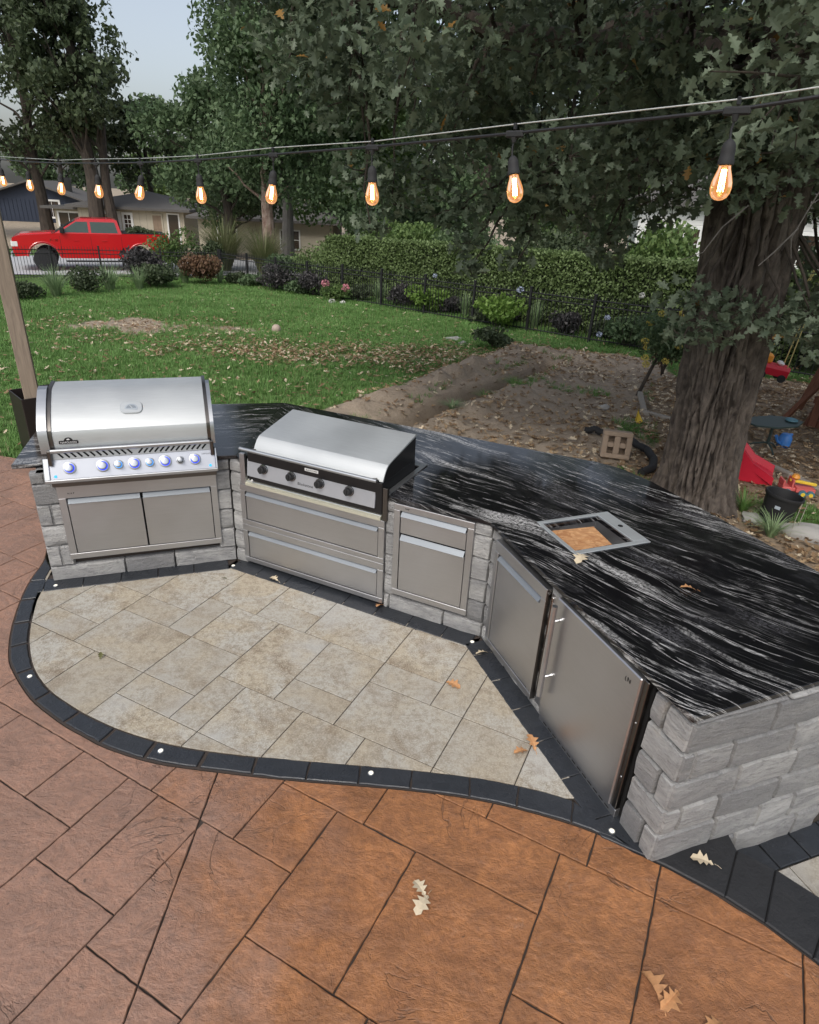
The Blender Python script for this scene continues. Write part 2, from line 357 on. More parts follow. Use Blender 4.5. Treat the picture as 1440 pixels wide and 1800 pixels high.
def mat_granite():
    k = N('granite'); uv = k.n('TexCoord').outputs['UV']
    def mp(sx, sy):
        m = k.n('Mapping'); m.inputs['Scale'].default_value = (sx, sy, 1); k.l(uv, m.inputs[0]); return m.outputs[0]
    warp = k.n('TexNoise'); warp.inputs['Scale'].default_value = .75; warp.inputs['Detail'].default_value = 2.5; k.l(uv, warp.inputs['Vector'])
    sub = k.n('VectorMath'); sub.operation = 'SUBTRACT'; sub.inputs[1].default_value = (.5, .5, .5); k.l(warp.outputs['Color'], sub.inputs[0])
    scl = k.n('VectorMath'); scl.operation = 'SCALE'; scl.inputs['Scale'].default_value = .55; k.l(sub.outputs[0], scl.inputs[0])
    add = k.n('VectorMath'); add.operation = 'ADD'; k.l(uv, add.inputs[0]); k.l(scl.outputs[0], add.inputs[1])
    def lay(sx, sy, sc, w0, w1, det=7, ro=.62, di=.35):
        m = k.n('Mapping'); m.inputs['Scale'].default_value = (sx, sy, 1); k.l(add.outputs[0], m.inputs[0])
        nz = k.noise(m.outputs[0], sc, det, ro, di); a = k.math('ABSOLUTE', k.math('SUBTRACT', nz, .5)); return k.ramp(a, [(w0, 1), (w1, 0)])
    v1 = lay(.32, 4.6, 1.0, .0, .0085, 9, .64, .15); v2 = lay(.75, 12, 1.0, .0, .009, 6, .55, .2); v3 = lay(.8, 25, 1.2, .0, .013, 5, .5, .15)
    m1 = k.noise(mp(.9, 2.4), 1.5, 3); msk = k.ramp(m1, [(.46, .06), (.62, 1)]); m2 = k.ramp(k.noise(mp(1.6, 5), 2.0, 3), [(.50, 0), (.62, 1)])
    reg = k.ramp(k.noise(mp(.35, 1.1), 1.2, 3), [(.42, .06), (.56, 1)]); v1 = k.math('MULTIPLY', v1, reg); v = k.math('ADD', v1, k.math('ADD', k.math('MULTIPLY', v2, m2), k.math('MULTIPLY', k.math('MULTIPLY', v3, msk), .7)), clamp=True); v = k.math('MULTIPLY', v, k.ramp(k.noise(mp(1.4, 6), 2.0, 5), [(.34, .2), (.50, 1)]))
    mm = k.n('Mapping'); mm.inputs['Scale'].default_value = (.5, 4.2, 1); k.l(add.outputs[0], mm.inputs[0]); add2 = mm.outputs[0]
    broad = k.ramp(k.noise(add2, 1.25, 6, .62, .6), [(.575, 0), (.65, 1)]); mott = k.noise(uv, 55, 5, .75)
    broad = k.math('MULTIPLY', broad, k.ramp(mott, [(.42, .1), (.58, 1)]))
    v = k.math('MAXIMUM', v, broad); v = k.math('MULTIPLY', v, k.ramp(k.noise(uv, 130, 3, .7), [(.3, .5), (.55, 1)]))
    sp = k.ramp(k.noise(uv, 240, 3, .8), [(.58, 0), (.74, .14)])
    col = k.mix(v, (.0055, .0055, .0065), (.58, .575, .565)); col = k.mix(sp, col, (.22, .22, .23)); sky_reflect = k.math('MULTIPLY', k.ramp(k.noise(mp(1.0, 2.2), 1.6, 5), [(.54, 0), (.70, .8)]), k.ramp(mott, [(.40, 0), (.62, 1)])); col = k.mix(sky_reflect, col, (.13, .13, .14))  # hazy grey patches: sky reflections painted into the granite colour
    wet = k.noise(uv, 2.0, 5, .6)
    k.set(Base_Color=col, Roughness=k.ramp(wet, [(.4, .05), (.65, .16)])); k.bump(k.noise(uv, 260, 2), .04, .001); return k.m
M['granite'] = mat_granite()
def mat_steel(name, col=(.50, .485, .465), rough=.34, metal=1.0):
    k = N(name); p = k.pos((1.2, 1.2, 90)); f = k.noise(p, 6, 4, .6); g = k.noise(k.pos(), 1.8, 4, .6)
    k.set(Base_Color=k.mix(k.ramp(f, [(.3, 0), (.7, 1)]), k.mix(g, tuple(c*.74 for c in col), col), k.mix(g, tuple(c*.86 for c in col), tuple(min(1, c*1.06) for c in col))), Metallic=metal, Roughness=k.ramp(g, [(.3, rough*.85), (.7, rough*1.2)])); k.bump(f, .035, .001); return k.m
M['steel'] = mat_steel('brushed_steel', (.53, .53, .54), rough=.37, metal=.95); M['steel_b'] = mat_steel('bright_steel', (.52, .54, .56), .38); M['steel_d'] = mat_steel('dark_steel', (.16, .15, .14), .3)
M['hood'] = mat_steel('hood_steel', (.56, .585, .59), .46, .6); M['pull'] = mat_steel('pull_steel', (.26, .285, .31), .45, .5); M['rim'] = mat_steel('rim_steel', (.52, .55, .56), .4, .5); M['chrome'] = mat_steel('chrome', (.75, .76, .77), .1)
M['black'] = plain('black_enamel', (.008, .008, .009), .35); M['blackm'] = plain('black_matte', (.012, .012, .013), .6); M['rubber'] = plain('black_rubber', (.018, .018, .019), .75, bump=.2)
M['cream'] = plain('ledge_steel', (.58, .57, .46), .35, .45); M['panel'] = plain('panel_steel', (.46, .48, .52), .4, .6); M['white'] = plain('white_paint', (.72, .72, .70), .5); M['gauge'] = plain('gauge_face', (.34, .38, .42), .5)  # ledge tone: reflected sky and hood light put into the steel's colour
M['dark'] = plain('dark_cavity', (.006, .006, .006), .9)
def emis(name, c, st, base=(.1, .1, .1)):
    k = N(name); k.set(Base_Color=base, Emission_Color=c, Emission_Strength=st); return k.m
M['blue'] = emis('blue_led', (.015, .05, 1.0), 1.0, (.03, .08, .4)); M['cyan'] = emis('cyan_led', (.01, .28, .9), 1.0, (.05, .3, .5)); M['fil'] = emis('filament', (1, .58, .25), 45); M['led'] = emis('paver_light', (1, .93, .75), .55, (.7, .68, .6))
def mat_bulb():
    k = N('amber_glass'); lw = k.n('LayerWeight'); lw.inputs[0].default_value = .35
    tr = k.n('BsdfTransparent'); tr.inputs[0].default_value = (1, .82, .6, 1); gl = k.n('BsdfGlossy'); gl.inputs['Roughness'].default_value = .04; gl.inputs[0].default_value = (1, .8, .6, 1)
    mx = k.n('MixShader'); k.l(lw.outputs['Fresnel'], mx.inputs[0]); k.l(tr.outputs[0], mx.inputs[1]); k.l(gl.outputs[0], mx.inputs[2])
    em = k.n('Emission'); em.inputs[0].default_value = (1, .40, .13, 1)
    k.l(k.math('ADD', .22, k.math('MULTIPLY', lw.outputs['Facing'], .9)), em.inputs[1])
    ad = k.n('AddShader'); k.l(mx.outputs[0], ad.inputs[0]); k.l(em.outputs[0], ad.inputs[1]); k.l(ad.outputs[0], k.out.inputs['Surface']); return k.m
M['bulb'] = mat_bulb()
def mat_wood(name, a, b, sc=1.0, axis=(14, 14, 1)):
    k = N(name); p = k.pos(axis); f = k.noise(p, 3*sc, 7, .6, .9); f2 = k.noise(p, 18*sc, 3)
    k.set(Base_Color=k.mix(k.ramp(f, [(.35, 0), (.65, 1)]), a, b), Roughness=.75); k.bump(k.math('ADD', f, k.math('MULTIPLY', f2, .3)), .25, .004); return k.m
M['post'] = mat_wood('weathered_post', (.31, .25, .19), (.21, .165, .125)); M['cedar'] = mat_wood('cedar', (.22, .09, .05), (.13, .05, .03)); M['timber'] = plain('grey_timber', (.30, .27, .23), .8, bump=.5, bs=30)
def mat_osb():
    k = N('strand_board'); v = k.n('TexVoronoi'); v.inputs['Scale'].default_value = 38; k.l(k.pos((1, 1, 1)), v.inputs['Vector']); v2 = k.n('TexVoronoi'); v2.inputs['Scale'].default_value = 60; k.l(k.pos((.4, 1.6, 1), (0, 0, .8)), v2.inputs['Vector'])
    sp = k.n('SeparateColor'); k.l(v.outputs['Color'], sp.inputs[0]); sp2 = k.n('SeparateColor'); k.l(v2.outputs['Color'], sp2.inputs[0])
    col = k.mix(sp.outputs[0], (.42, .20, .08), (.62, .36, .17)); col = k.mix(k.math('MULTIPLY', sp2.outputs[1], .5), col, (.26, .11, .05)); k.set(Base_Color=col, Roughness=.8); k.bump(sp.outputs[0], .4, .003); return k.m
M['osb'] = mat_osb()
def mat_bark(name, a, b, z=.22, sc=9):
    k = N(name); p = k.pos((1, 1, z)); f = k.noise(p, sc, 8, .7, .5); f2 = k.noise(k.pos(), 3, 4)
    k.set(Base_Color=k.mix(k.ramp(f, [(.35, 0), (.62, 1)]), a, k.mix(f2, b, tuple(x*.7 for x in b))), Roughness=.9); k.bump(f, .8, .02); return k.m
M['bark'] = mat_bark('oak_bark', (.034, .026, .022), (.155, .128, .105), .55, 11); M['bark2'] = mat_bark('far_bark', (.03, .024, .02), (.09, .07, .055)); M['birch'] = mat_bark('peeling_bark', (.16, .09, .065), (.42, .33, .28), .8, 5); M['pole'] = mat_bark('grey_bark', (.12, .11, .1), (.24, .22, .2))
M['oakleaf'] = mat_leaf('oak_leaf', (.095, .13, .082), (.24, .29, .20), (.30, .17, .05), .32, .42, .006)
M['leaf_dark'] = mat_leaf('leaf_dark', (.055, .078, .040), (.115, .150, .075), None, .25)
M['leaf_mid'] = mat_leaf('leaf_mid', (.075, .125, .058), (.17, .24, .12), None, .3)
M['leaf_bright'] = mat_leaf('leaf_bright', (.085, .15, .045), (.19, .27, .09), None, .32)
M['leaf_hedge'] = mat_leaf('leaf_hedge', (.10, .15, .05), (.22, .30, .12), None, .25)
M['leaf_lime'] = mat_leaf('leaf_lime', (.12, .22, .04), (.24, .36, .09), None, .3)
M['leaf_purple'] = mat_leaf('leaf_purple', (.045, .045, .045), (.105, .095, .095), None, .2)
M['leaf_rust'] = mat_leaf('leaf_rust', (.12, .065, .04), (.22, .14, .08), None, .2)
M['blade'] = mat_leaf('grass_blade', (.12, .25, .055), (.23, .39, .13), (.28, .26, .13), .3, .55, .05)
M['blade_pale'] = mat_leaf('pale_blade', (.20, .30, .14), (.36, .46, .26), None, .3); M['blade_tan'] = mat_leaf('plume_blade', (.14, .18, .07), (.28, .27, .15), None, .3)
M['litter'] = mat_leaf('dry_leaf', (.19, .115, .06), (.50, .365, .22), (.64, .54, .39), .2, .8, .22); M['drybrown'] = plain('brown_leaf', (.45, .23, .10), .7, var=.4, vs=60); M['drypale'] = plain('pale_leaf', (.56, .47, .33), .75, var=.2, vs=60); M['dryolive'] = plain('olive_leaf', (.12, .12, .04), .6)
M['pink'] = plain('pink_petal', (.62, .25, .30), .7); M['bluef'] = plain('blue_petal', (.42, .47, .60), .7); M['whitef'] = plain('white_petal', (.62, .62, .58), .7); M['yellowf'] = plain('yellow_petal', (.60, .50, .12), .7)
def mat_ground():
    k = N('yard'); at = k.n('VertexColor'); at.layer_name = 'soil'; p = k.pos(); sp = k.n('SeparateColor'); k.l(at.outputs[0], sp.inputs[0])
    f = k.noise(p, 2.2, 6, .65); f2 = k.noise(p, 16, 7, .75); f3 = k.noise(p, 60, 5, .7)
    grass = k.mix(f2, (.06, .125, .03), (.13, .20, .06)); soil = k.mix(f2, (.27, .215, .16), (.47, .39, .30)); soil = k.mix(k.ramp(f3, [(.5, 0), (.7, .6)]), soil, (.15, .105, .07))
    mulch = k.mix(f3, (.19, .14, .095), (.42, .33, .235))
    m = k.ramp(k.math('ADD', sp.outputs[0], k.math('MULTIPLY', k.math('SUBTRACT', f2, .5), .9)), [(.42, 0), (.58, 1)])
    col = k.mix(m, grass, soil); m2 = k.ramp(k.math('ADD', sp.outputs[1], k.math('MULTIPLY', k.math('SUBTRACT', f, .5), .8)), [(.42, 0), (.6, 1)])
    col = k.mix(m2, col, mulch); k.set(Base_Color=col, Roughness=.95); k.p.inputs['Specular IOR Level'].default_value = .2; k.bump(k.math('ADD', f2, k.math('MULTIPLY', f3, .6)), .9, .03); return k.m
M['yard'] = mat_ground(); M['street'] = plain('asphalt', (.42, .43, .44), .85, bump=.3); M['verge'] = plain('verge', (.10, .12, .045), .95, var=.4, vs=3, bump=.5)
M['red'] = plain('truck_red', (.52, .010, .014), .25, var=.04, Coat_Weight=.6); M['glass'] = plain('car_glass', (.05, .075, .065), .05); M['blueplank'] = plain('navy_siding', (.020, .030, .055), .7)
M['roof'] = plain('roof_shingle', (.10, .095, .09), .85, bump=.4, bs=20); M['beige'] = plain('beige_siding', (.44, .40, .31), .7); M['winbrown'] = plain('window_dark', (.05, .035, .025), .15); M['wintan'] = plain('curtain', (.26, .19, .13), .6)
M['plred'] = plain('red_plastic', (.60, .02, .045), .35); M['plgreen'] = plain('green_plastic', (.01, .16, .09), .4); M['plorange'] = plain('orange_plastic', (.75, .30, .03), .4); M['plyellow'] = plain('yellow_plastic', (.75, .52, .05), .4); M['plblue'] = plain('blue_plastic', (.05, .20, .55), .4); M['plcoral'] = plain('coral_plastic', (.62, .13, .12), .4); M['plteal'] = plain('teal_plastic', (.06, .17, .22), .4)
M['block'] = plain('concrete_block', (.30, .23, .17), .9, bump=.5, bs=90); M['rock'] = plain('grey_rock', (.34, .33, .31), .9, bump=.7, bs=14); M['rope'] = plain('rope', (.5, .42, .16), .8); M['iron'] = plain('green_iron', (.03, .05, .045), .45); M['boot'] = plain('planter_metal', (.020, .014, .013), .45); M['leadw'] = plain('pale_lettering', (.6, .6, .6), .5); M['cable'] = plain('guy_wire', (.62, .64, .60), .35, .5); M['pcable'] = plain('black_cable', (.012, .012, .014), .5)
# ------------------------------------------------------------------ paved patio
OUTER = [(-2.859, 4.29), (-2.831, 4.172), (-2.808, 4.01), (-2.757, 3.807), (-2.684, 3.594), (-2.582, 3.346), (-2.451, 3.102), (-2.344, 2.973), (-2.203, 2.834), (-2.08, 2.731), (-1.854, 2.588), (-1.716, 2.519), (-1.586, 2.456), (-1.455, 2.41), (-1.311, 2.37), (-1.189, 2.348), (-1.016, 2.33), (-0.917, 2.322), (-0.716, 2.306), (-0.451, 2.291), (-0.204, 2.283), (0.073, 2.27), (0.36, 2.243), (0.598, 2.198), (0.854, 2.126), (1.028, 2.055), (1.13, 1.99)]
INNER = [(-2.726, 4.14), (-2.689, 3.997), (-2.655, 3.854), (-2.6, 3.678), (-2.52, 3.48), (-2.444, 3.32), (-2.4, 3.24), (-2.285, 3.065), (-2.165, 2.932), (-2.03, 2.82), (-1.85, 2.712), (-1.75, 2.66), (-1.575, 2.583), (-1.385, 2.52), (-1.217, 2.48), (-1.023, 2.45), (-0.796, 2.43), (-0.655, 2.424), (-0.508, 2.415), (-0.203, 2.404), (0.073, 2.391), (0.344, 2.37), (0.546, 2.342), (0.742, 2.301), (0.899, 2.252)]
JOINTS = [(-2.778, 3.942), (-2.718, 3.702), (-2.609, 3.437), (-2.494, 3.194), (-2.316, 2.954), (-2.095, 2.752), (-1.85, 2.593), (-1.587, 2.467), (-1.314, 2.377), (-1.028, 2.34), (-0.739, 2.315), (-0.461, 2.297), (-0.193, 2.292), (0.075, 2.277), (0.372, 2.244), (0.61, 2.198), (0.868, 2.13)]
def resample(P, n):
    P = [Vector((p[0], p[1])) for p in P]; Q = []
    for i in range(len(P)-1):
        p0 = P[max(i-1, 0)]; p1 = P[i]; p2 = P[i+1]; p3 = P[min(i+2, len(P)-1)]
        for k in range(8):
            t = k/8; Q.append(.5*((2*p1)+(-p0+p2)*t+(2*p0-5*p1+4*p2-p3)*t*t+(-p0+3*p1-3*p2+p3)*t**3))
    Q.append(P[-1]); L = [0]
    for a, b in zip(Q, Q[1:]): L.append(L[-1]+(b-a).length)
    out = []; j = 0
    for i in range(n):
        s = L[-1]*i/(n-1)
        while j < len(L)-2 and L[j+1] < s: j += 1
        t = (s-L[j])/max(1e-9, L[j+1]-L[j]); out.append(Q[j].lerp(Q[j+1], t))
    return out
RO, RI = resample(OUTER, 500), resample(INNER, 500)
A1 = Vector((-2.62, 3.97)); A2 = Vector((-1.37, 4.415)); D2 = Vector((math.cos(R_(-24.4)), math.sin(R_(-24.4)))); A3 = A2+D2*2.09
D3 = Vector((math.cos(R_(-67.8)), math.sin(R_(-67.8)))); A4 = A3+D3*1.735
F1, F2, F3, F4 = frame(A1, 19.6), frame(A2, -24.4), frame(A3, -67.8), frame(A4, 20.5); L1, L2, L3, L4 = (A2-A1).length, 2.09, 1.735, 1.07
BANDO = [(1.13, 1.99), (1.25, 1.925), (1.40, 1.83), (1.597, 1.680), (1.735, 1.54), (1.95, 1.25), (2.12, .85), (2.2, .3), (2.2, -2.6)]
BANDI = [(1.60, 2.098), (1.625, 2.02), (1.768, 1.932), (1.958, 1.757), (2.19, 1.45), (2.42, .95), (2.52, .35), (2.52, -2.6)]
PATIO = [tuple(p) for p in RO[::6]]+[(1.13, 1.99)]+BANDO[1:]+[(-8.5, -2.6), (-8.5, 4.2), (-6.4, 5.3), (-4.72, 6.42), (-4.42, 6.30), (-3.6, 6.1), (-3.0, 5.2), (-2.95, 4.5)]
patio = MB().prism([(p[0], p[1]) for p in PATIO][::-1] if area(PATIO) < 0 else PATIO, -.20, -.012).build('patio', M['joint'], smooth=False, kind='structure')
if area(PATIO) < 0: PATIO = PATIO[::-1]
ang = R_(63.2); DU = Vector((math.cos(ang), math.sin(ang))); DW = Vector((-DU.y, DU.x))
def uwrect(u0, u1, w0, w1, du=DU, dw=DW):
    P = [du*u0+dw*w0, du*u1+dw*w0, du*u1+dw*w1, du*u0+dw*w1]; P = [tuple(p) for p in P]; return P if area(P) > 0 else P[::-1]
SL = [(1.41,2.6,1.54,2.07),(1.41,2.8,2.07,3.38),(1.41,1.775,1.205,1.54),(1.775,2.5,1.06,1.54),(1.105,1.775,.775,1.205),(.77,1.41,1.205,1.72),(.2,.77,1.205,1.72),
 (.3,1.105,.62,1.205),(1.105,1.78,.19,.775),(.3,1.105,.19,.62),(1.78,2.105,.19,1.06),(2.105,2.7,.56,1.06),(2.105,2.7,.065,.56),(2.105,2.7,-.235,.065),
 (2.105,2.7,-.81,-.235),(1.44,2.105,-.235,.19),(.7,1.44,-.235,.19),(1.3,2.105,-.81,-.235),(1.2,2.9,-1.35,-.81),(.7,1.3,-.81,-.235),(1.2,2.9,-1.9,-1.35),
 (1.08,1.41,2.225,2.56),(1.08,1.41,2.56,3.08),(.905,1.41,2.015,2.225),(.905,1.41,1.72,2.015),(.2,.905,1.72,2.225),(.4,1.08,2.225,2.9),
 (.9,1.41,3.08,3.7),(.4,1.08,2.9,3.08),(1.41,2.09,3.38,4.11),(1.41,2.09,4.11,4.9),(2.09,2.42,3.38,4.40),(2.09,2.42,4.40,4.67),(2.09,2.42,4.67,5.2),(2.42,3.03,4.2,4.73),(2.42,3.03,4.73,5.25),
 (2.42,3.03,5.25,5.63),(2.42,3.03,5.63,6.2),(3.03,3.6,5.25,5.92),(3.03,3.6,5.92,6.34),(3.03,3.6,6.34,7.0),(3.6,4.2,5.25,5.8),(3.6,4.2,5.8,6.5),(3.6,4.3,6.5,7.3),(4.2,4.9,5.0,6.1),(4.2,5.0,6.1,7.2),(4.3,5.4,4.2,5.0),(2.42,3.03,6.2,7.0),(1.41,2.09,4.9,5.7),(2.09,2.42,5.2,6.0),(.9,1.41,3.7,4.5),(2.42,3.6,7.0,8.2),(3.6,4.9,7.3,8.5),
 (.3,.9,3.08,4.0),(.3,.9,4.0,5.0),(.3,.9,5.0,6.2),(.9,1.41,4.5,5.6),(.9,1.41,5.6,6.6),(1.41,2.42,5.7,6.9),(.9,2.42,6.9,8.6),
 (-.6,.2,1.205,1.9),(-.6,.2,1.9,2.9),(-.6,.3,2.9,4.1),(-.6,.3,4.1,5.5),(-.6,.3,0,1.205),(-.6,.7,-.81,0),(.3,.7,0,.19),(-.6,.7,-2.2,-.81),(.7,1.2,-1.8,-.81),(-3.2,-.6,-3,-1),(-3.2,-.6,-1,1.2),(-3.2,-.6,1.2,3.5),(-3.2,-.6,3.5,6),(-3.2,.3,6,9)]
cut0, cut1 = Vector((-.917, 2.322)), Vector((-.93, 1.19)); cut1 = cut0+(cut1-cut0)*3
nslab = 0
def wobble(poly, amt=.0035):
    out = []; n = len(poly)
    for i in range(n):
        a, b = Vector(poly[i]), Vector(poly[(i+1) % n]); m = max(1, int((b-a).length/.035)); nn = (b-a).normalized(); nn = Vector((-nn.y, nn.x))
        for k in range(m): out.append(tuple(a.lerp(b, k/m)+nn*(random.uniform(-amt, amt) if k else 0)))
    return out
def add_slab(poly):
    global nslab
    if len(poly) < 3 or abs(area(poly)) < .004: return
    cx = sum(p[0] for p in poly)/len(poly); cy = sum(p[1] for p in poly)/len(poly)
    q = clean(inset(poly, .0038))
    if len(q) < 3: return
    q = wobble(q, .0022)
    right_of_cut = cx > -.93+(cy-2.3)*.01 or (cy < .9 and cx > -.6)
    MB().prism(q, -.03, 0, .003).build('slab', M['stamp_rust'] if right_of_cut else M['stamp_rose'], patio, smooth=False); nslab += 1
for r in SL:
    poly = clip_rect(PATIO, uwrect(*r))
    if len(poly) < 3: continue
    sd = [(cut1.x-cut0.x)*(p[1]-cut0.y)-(cut1.y-cut0.y)*(p[0]-cut0.x) for p in poly]
    if min(sd) < -.02 and max(sd) > .02 and min(p[1] for p in poly) < 2.4:
        add_slab(clean(clip(poly, tuple(cut0), tuple(cut1)))); add_slab(clean(clip(poly, tuple(cut1), tuple(cut0))))
    else: add_slab(poly)
# beige tiles inside the curved border
TREG = [tuple(p) for p in RI[::5]]+[(.965, 2.27), (.49, 3.47), (-1.33, 4.29), (-2.70, 3.84)]
if area(TREG) < 0: TREG = TREG[::-1]
floor = MB().prism(TREG, -.03, .001).build('tiled_floor', M['sand'], smooth=False, kind='structure')
a2 = R_(64.75); TU = Vector((math.cos(a2), math.sin(a2))); TW = Vector((-TU.y, TU.x))
UU = lambda i: 1.861+.2045*i
WW = lambda j: .44+.2075*j
TI = [(1,3,11,14),(1,3,9,11),(0,1,9,11),(-1,1,11,13),(-2,0,8,11),(-1,1,13,15),(-1,1,15,18),(1,2,14,16),(2,4,14,16),(1,4,16,19),(3,4,12,14),(4,6,12,14),(6,8,12,15),(4,7,14,17),(3,5,11,12),(3,5,9,11),
 (5,7,10,12),(5,6,8,10),(6,7,8,10),(7,9,8,12),(2,5,7,9),(3,5,5,7),(2,3,5,7),(0,2,8,9),(0,2,6,8),(0,2,4,6),(0,2,2,4),(2,4,2,5),(4,5,3,5),(5,7,3,5),(5,7,5,8),(4,6,2,3),(6,8,1,3),(4,6,0,2),(2,4,0,2),(2,4,-2,0),(-2,0,6,8),(-2,0,4,6),(0,2,0,2),(2,3,12,14),(0,2,-2,0),(7,9,3,8),(4,6,-2,0)]
TI.remove((2,3,12,14))
for (i0, i1, j0, j1) in TI:
    poly = clip_rect(TREG, uwrect(UU(i0), UU(i1), WW(j0), WW(j1), TU, TW))
    if len(poly) < 3 or abs(area(poly)) < .0004: continue
    q = clean(inset(poly, .0028))
    if len(q) > 2: MB().prism(q, -.01, .007+random.uniform(-.0006, .0006), .002).build('tile', M['tile'], floor, smooth=False)
# black pavers round the floor
border = MB().prism([tuple(p) for p in RO[::6]]+[tuple(p) for p in RI[::-6]], -.03, .001).build('paver_border', M['joint'], smooth=False, kind='structure')
def near(R, p): p = Vector(p); return min(range(len(R)), key=lambda i: (R[i]-p).length)
jo = [0]+[near(RO, j) for j in JOINTS]+[499]
ji = [0]+[near(RI, RO[k]+(RI[min(499, near(RI, RO[k]))]-RO[k])) for k in jo[1:-1]]+[499]
for k in range(len(jo)-1):
    o_ = [RO[i] for i in range(jo[k], jo[k+1]+1, 9)]+[RO[jo[k+1]]]; i_ = [RI[i] for i in range(ji[k], ji[k+1]+1, 12)]+[RI[ji[k+1]]]
    poly = clean([tuple(p) for p in o_]+[tuple(p) for p in i_[::-1]])
    if area(poly) < 0: poly = poly[::-1]
    g = .011 if k < 11 else .004
    q = clean(inset(poly, g))
    if len(q) > 2 and area(q) > .003: MB().prism(wobble(q), -.02, .012, .004).build('paver', M['paver'], border, smooth=False)
strip = MB()
for F, L in ((F1, L1), (F2, L2), (F3, 1.52)): strip.box(-.13 if F is F1 else 0, L, -.143, .1, -.04, .0015, 0, F)
strip = strip.build('paver_strip', M['joint'], smooth=False, kind='structure')
for F, L, off in ((F1, L1, -.02), (F2, L2, .05), (F3, L3, .20)):
    s = off-.3
    while s < L:
        e = s+.262; a, b = max(s, .035 if F is not F1 else -.15), min(e, L-(.035 if F is not F3 else -.05))
        if b-a > .04:
            poly = [(a+.002, -.138), (b-.002, -.138), (b-.002, .03), (a+.002, .03)]; poly = [tuple((F @ Vector((*q_, 0))).to_2d()) for q_ in poly]
            if F is F3: poly = clean(clip(poly, (.80, 2.153), (1.20, 1.953)))
            if len(poly) > 2 and area(poly) > .001: MB().prism(wobble(poly, .002), -.02, .011, .003).build('paver', M['paver'], strip, smooth=False)
        s = e
# dark coping along the step on the right, lower paving beyond
EDGE = MB().prism([p for p in BANDO]+[p for p in BANDI[::-1]], -.28, -.004).build('step_edging', M['joint'], smooth=False, kind='structure')
cuts = [((1.18, 1.96), (1.60, 2.105)), ((1.47, 1.79), (1.625, 2.02)), ((1.597, 1.685), (1.765, 1.934)), ((1.728, 1.55), (1.93, 1.78)), ((1.90, 1.33), (2.10, 1.56)), ((2.06, 1.0), (2.30, 1.2)), ((2.17, .6), (2.46, .7)), ((2.2, .2), (2.52, .2)), ((2.2, -.4), (2.52, -.4)), ((2.2, -1.), (2.52, -1.))]
firstp = [(1.13, 1.985), (1.235, 1.932), (1.4, 1.835), (1.47, 1.787), (1.61, 1.995), (1.66, 2.10), (1.20, 1.952)]
def bandseg(k):
    if k == 0: return [(1.175, 1.962), (1.25, 1.925), (1.40, 1.832), (1.47, 1.788), (1.625, 2.02), (1.62, 2.13), (1.4, 2.10)]
    (a, b), (c, d) = cuts[k], cuts[k+1]; return [a, c, d, b]
for k in range(0, 9):
    poly = bandseg(k) if k else bandseg(0)
    if area(poly) < 0: poly = poly[::-1]
    MB().prism(clean(inset(poly, .0012)), -.05, .012, .006).build('paver', M['band'], EDGE, smooth=False)
low = MB().box(1.5, 7.0, -2.6, 3.2, -.30, -.167).build('lower_paving', M['sand'], smooth=False, kind='structure')
LA = R_(20.5); LU = Vector((math.cos(LA), math.sin(LA))); LN = Vector((LU.y, -LU.x))
lo = A4+LU*.30
for k in range(9):
    P = [lo+LU*(.005+.2*k)+LN*.0, lo+LU*(.195+.2*k)+LN*.0, lo+LU*(.195+.2*k)+LN*.145, lo+LU*(.005+.2*k)+LN*.145]; P = [tuple(p) for p in P]
    if area(P) < 0: P = P[::-1]
    MB().prism(wobble(P, .002), -.2, -.150, .004).build('paver', M['paver'], low, smooth=False)
rl = random.Random(4); yy = .15
for hgt in (.35, .27, .41, .27, .35, .41, .27, .35, .41, .35, .41):
    xx = -1.6+rl.uniform(0, .3)
    while xx < 4.6:
        ww = rl.choice((.41, .62, .41, .27)); P = [lo+LU*x+LN*y for x, y in ((xx, yy), (xx+ww, yy), (xx+ww, yy+hgt), (xx, yy+hgt))]; P = [tuple(p) for p in P]
        if area(P) < 0: P = P[::-1]
        P = clean(clip(clip(P, (1.52, -2.5), (6.9, -2.5)), (1.52, 3.1), (1.52, -2.5)))
        if len(P) > 2 and area(P) > .01: MB().prism(inset(P, .003), -.2, -.154, .002).build('tile', M['tile'], low, smooth=False)
        xx += ww
    yy += hgt
for (x, y, lab) in [(-2.226, 2.936, 'small round paver light low on the left of the curved border'), (-1.249, 2.427, 'small round paver light in the curved border beside the saw cut'), (-.13, 2.353, 'small round paver light in the middle of the front border'),
                    (1.05, 2.084, 'small round paver light beside the near stone corner of the kitchen'), (.47, 3.488, 'small round paver light in the inner corner before the sink door'), (-1.372, 4.30, 'small round paver light in the corner between the two grills'), (-2.573, 3.90, 'small round paver light at the left foot of the kitchen')]:
    r = thing('paver_light', lab, 'light', (x, y, .012), 'lights set in the black pavers'); X = Matrix.Translation((x, y, .012))
    MB(X).lathe([(.017, -.003), (.017, .002), (.0135, .003)], 20).build('trim_ring', M['steel_b'], r); MB(X).lathe([(.013, .001), (.012, .0045), (.007, .006), (.001, .0065)], 20).build('lens', M['led'], r)

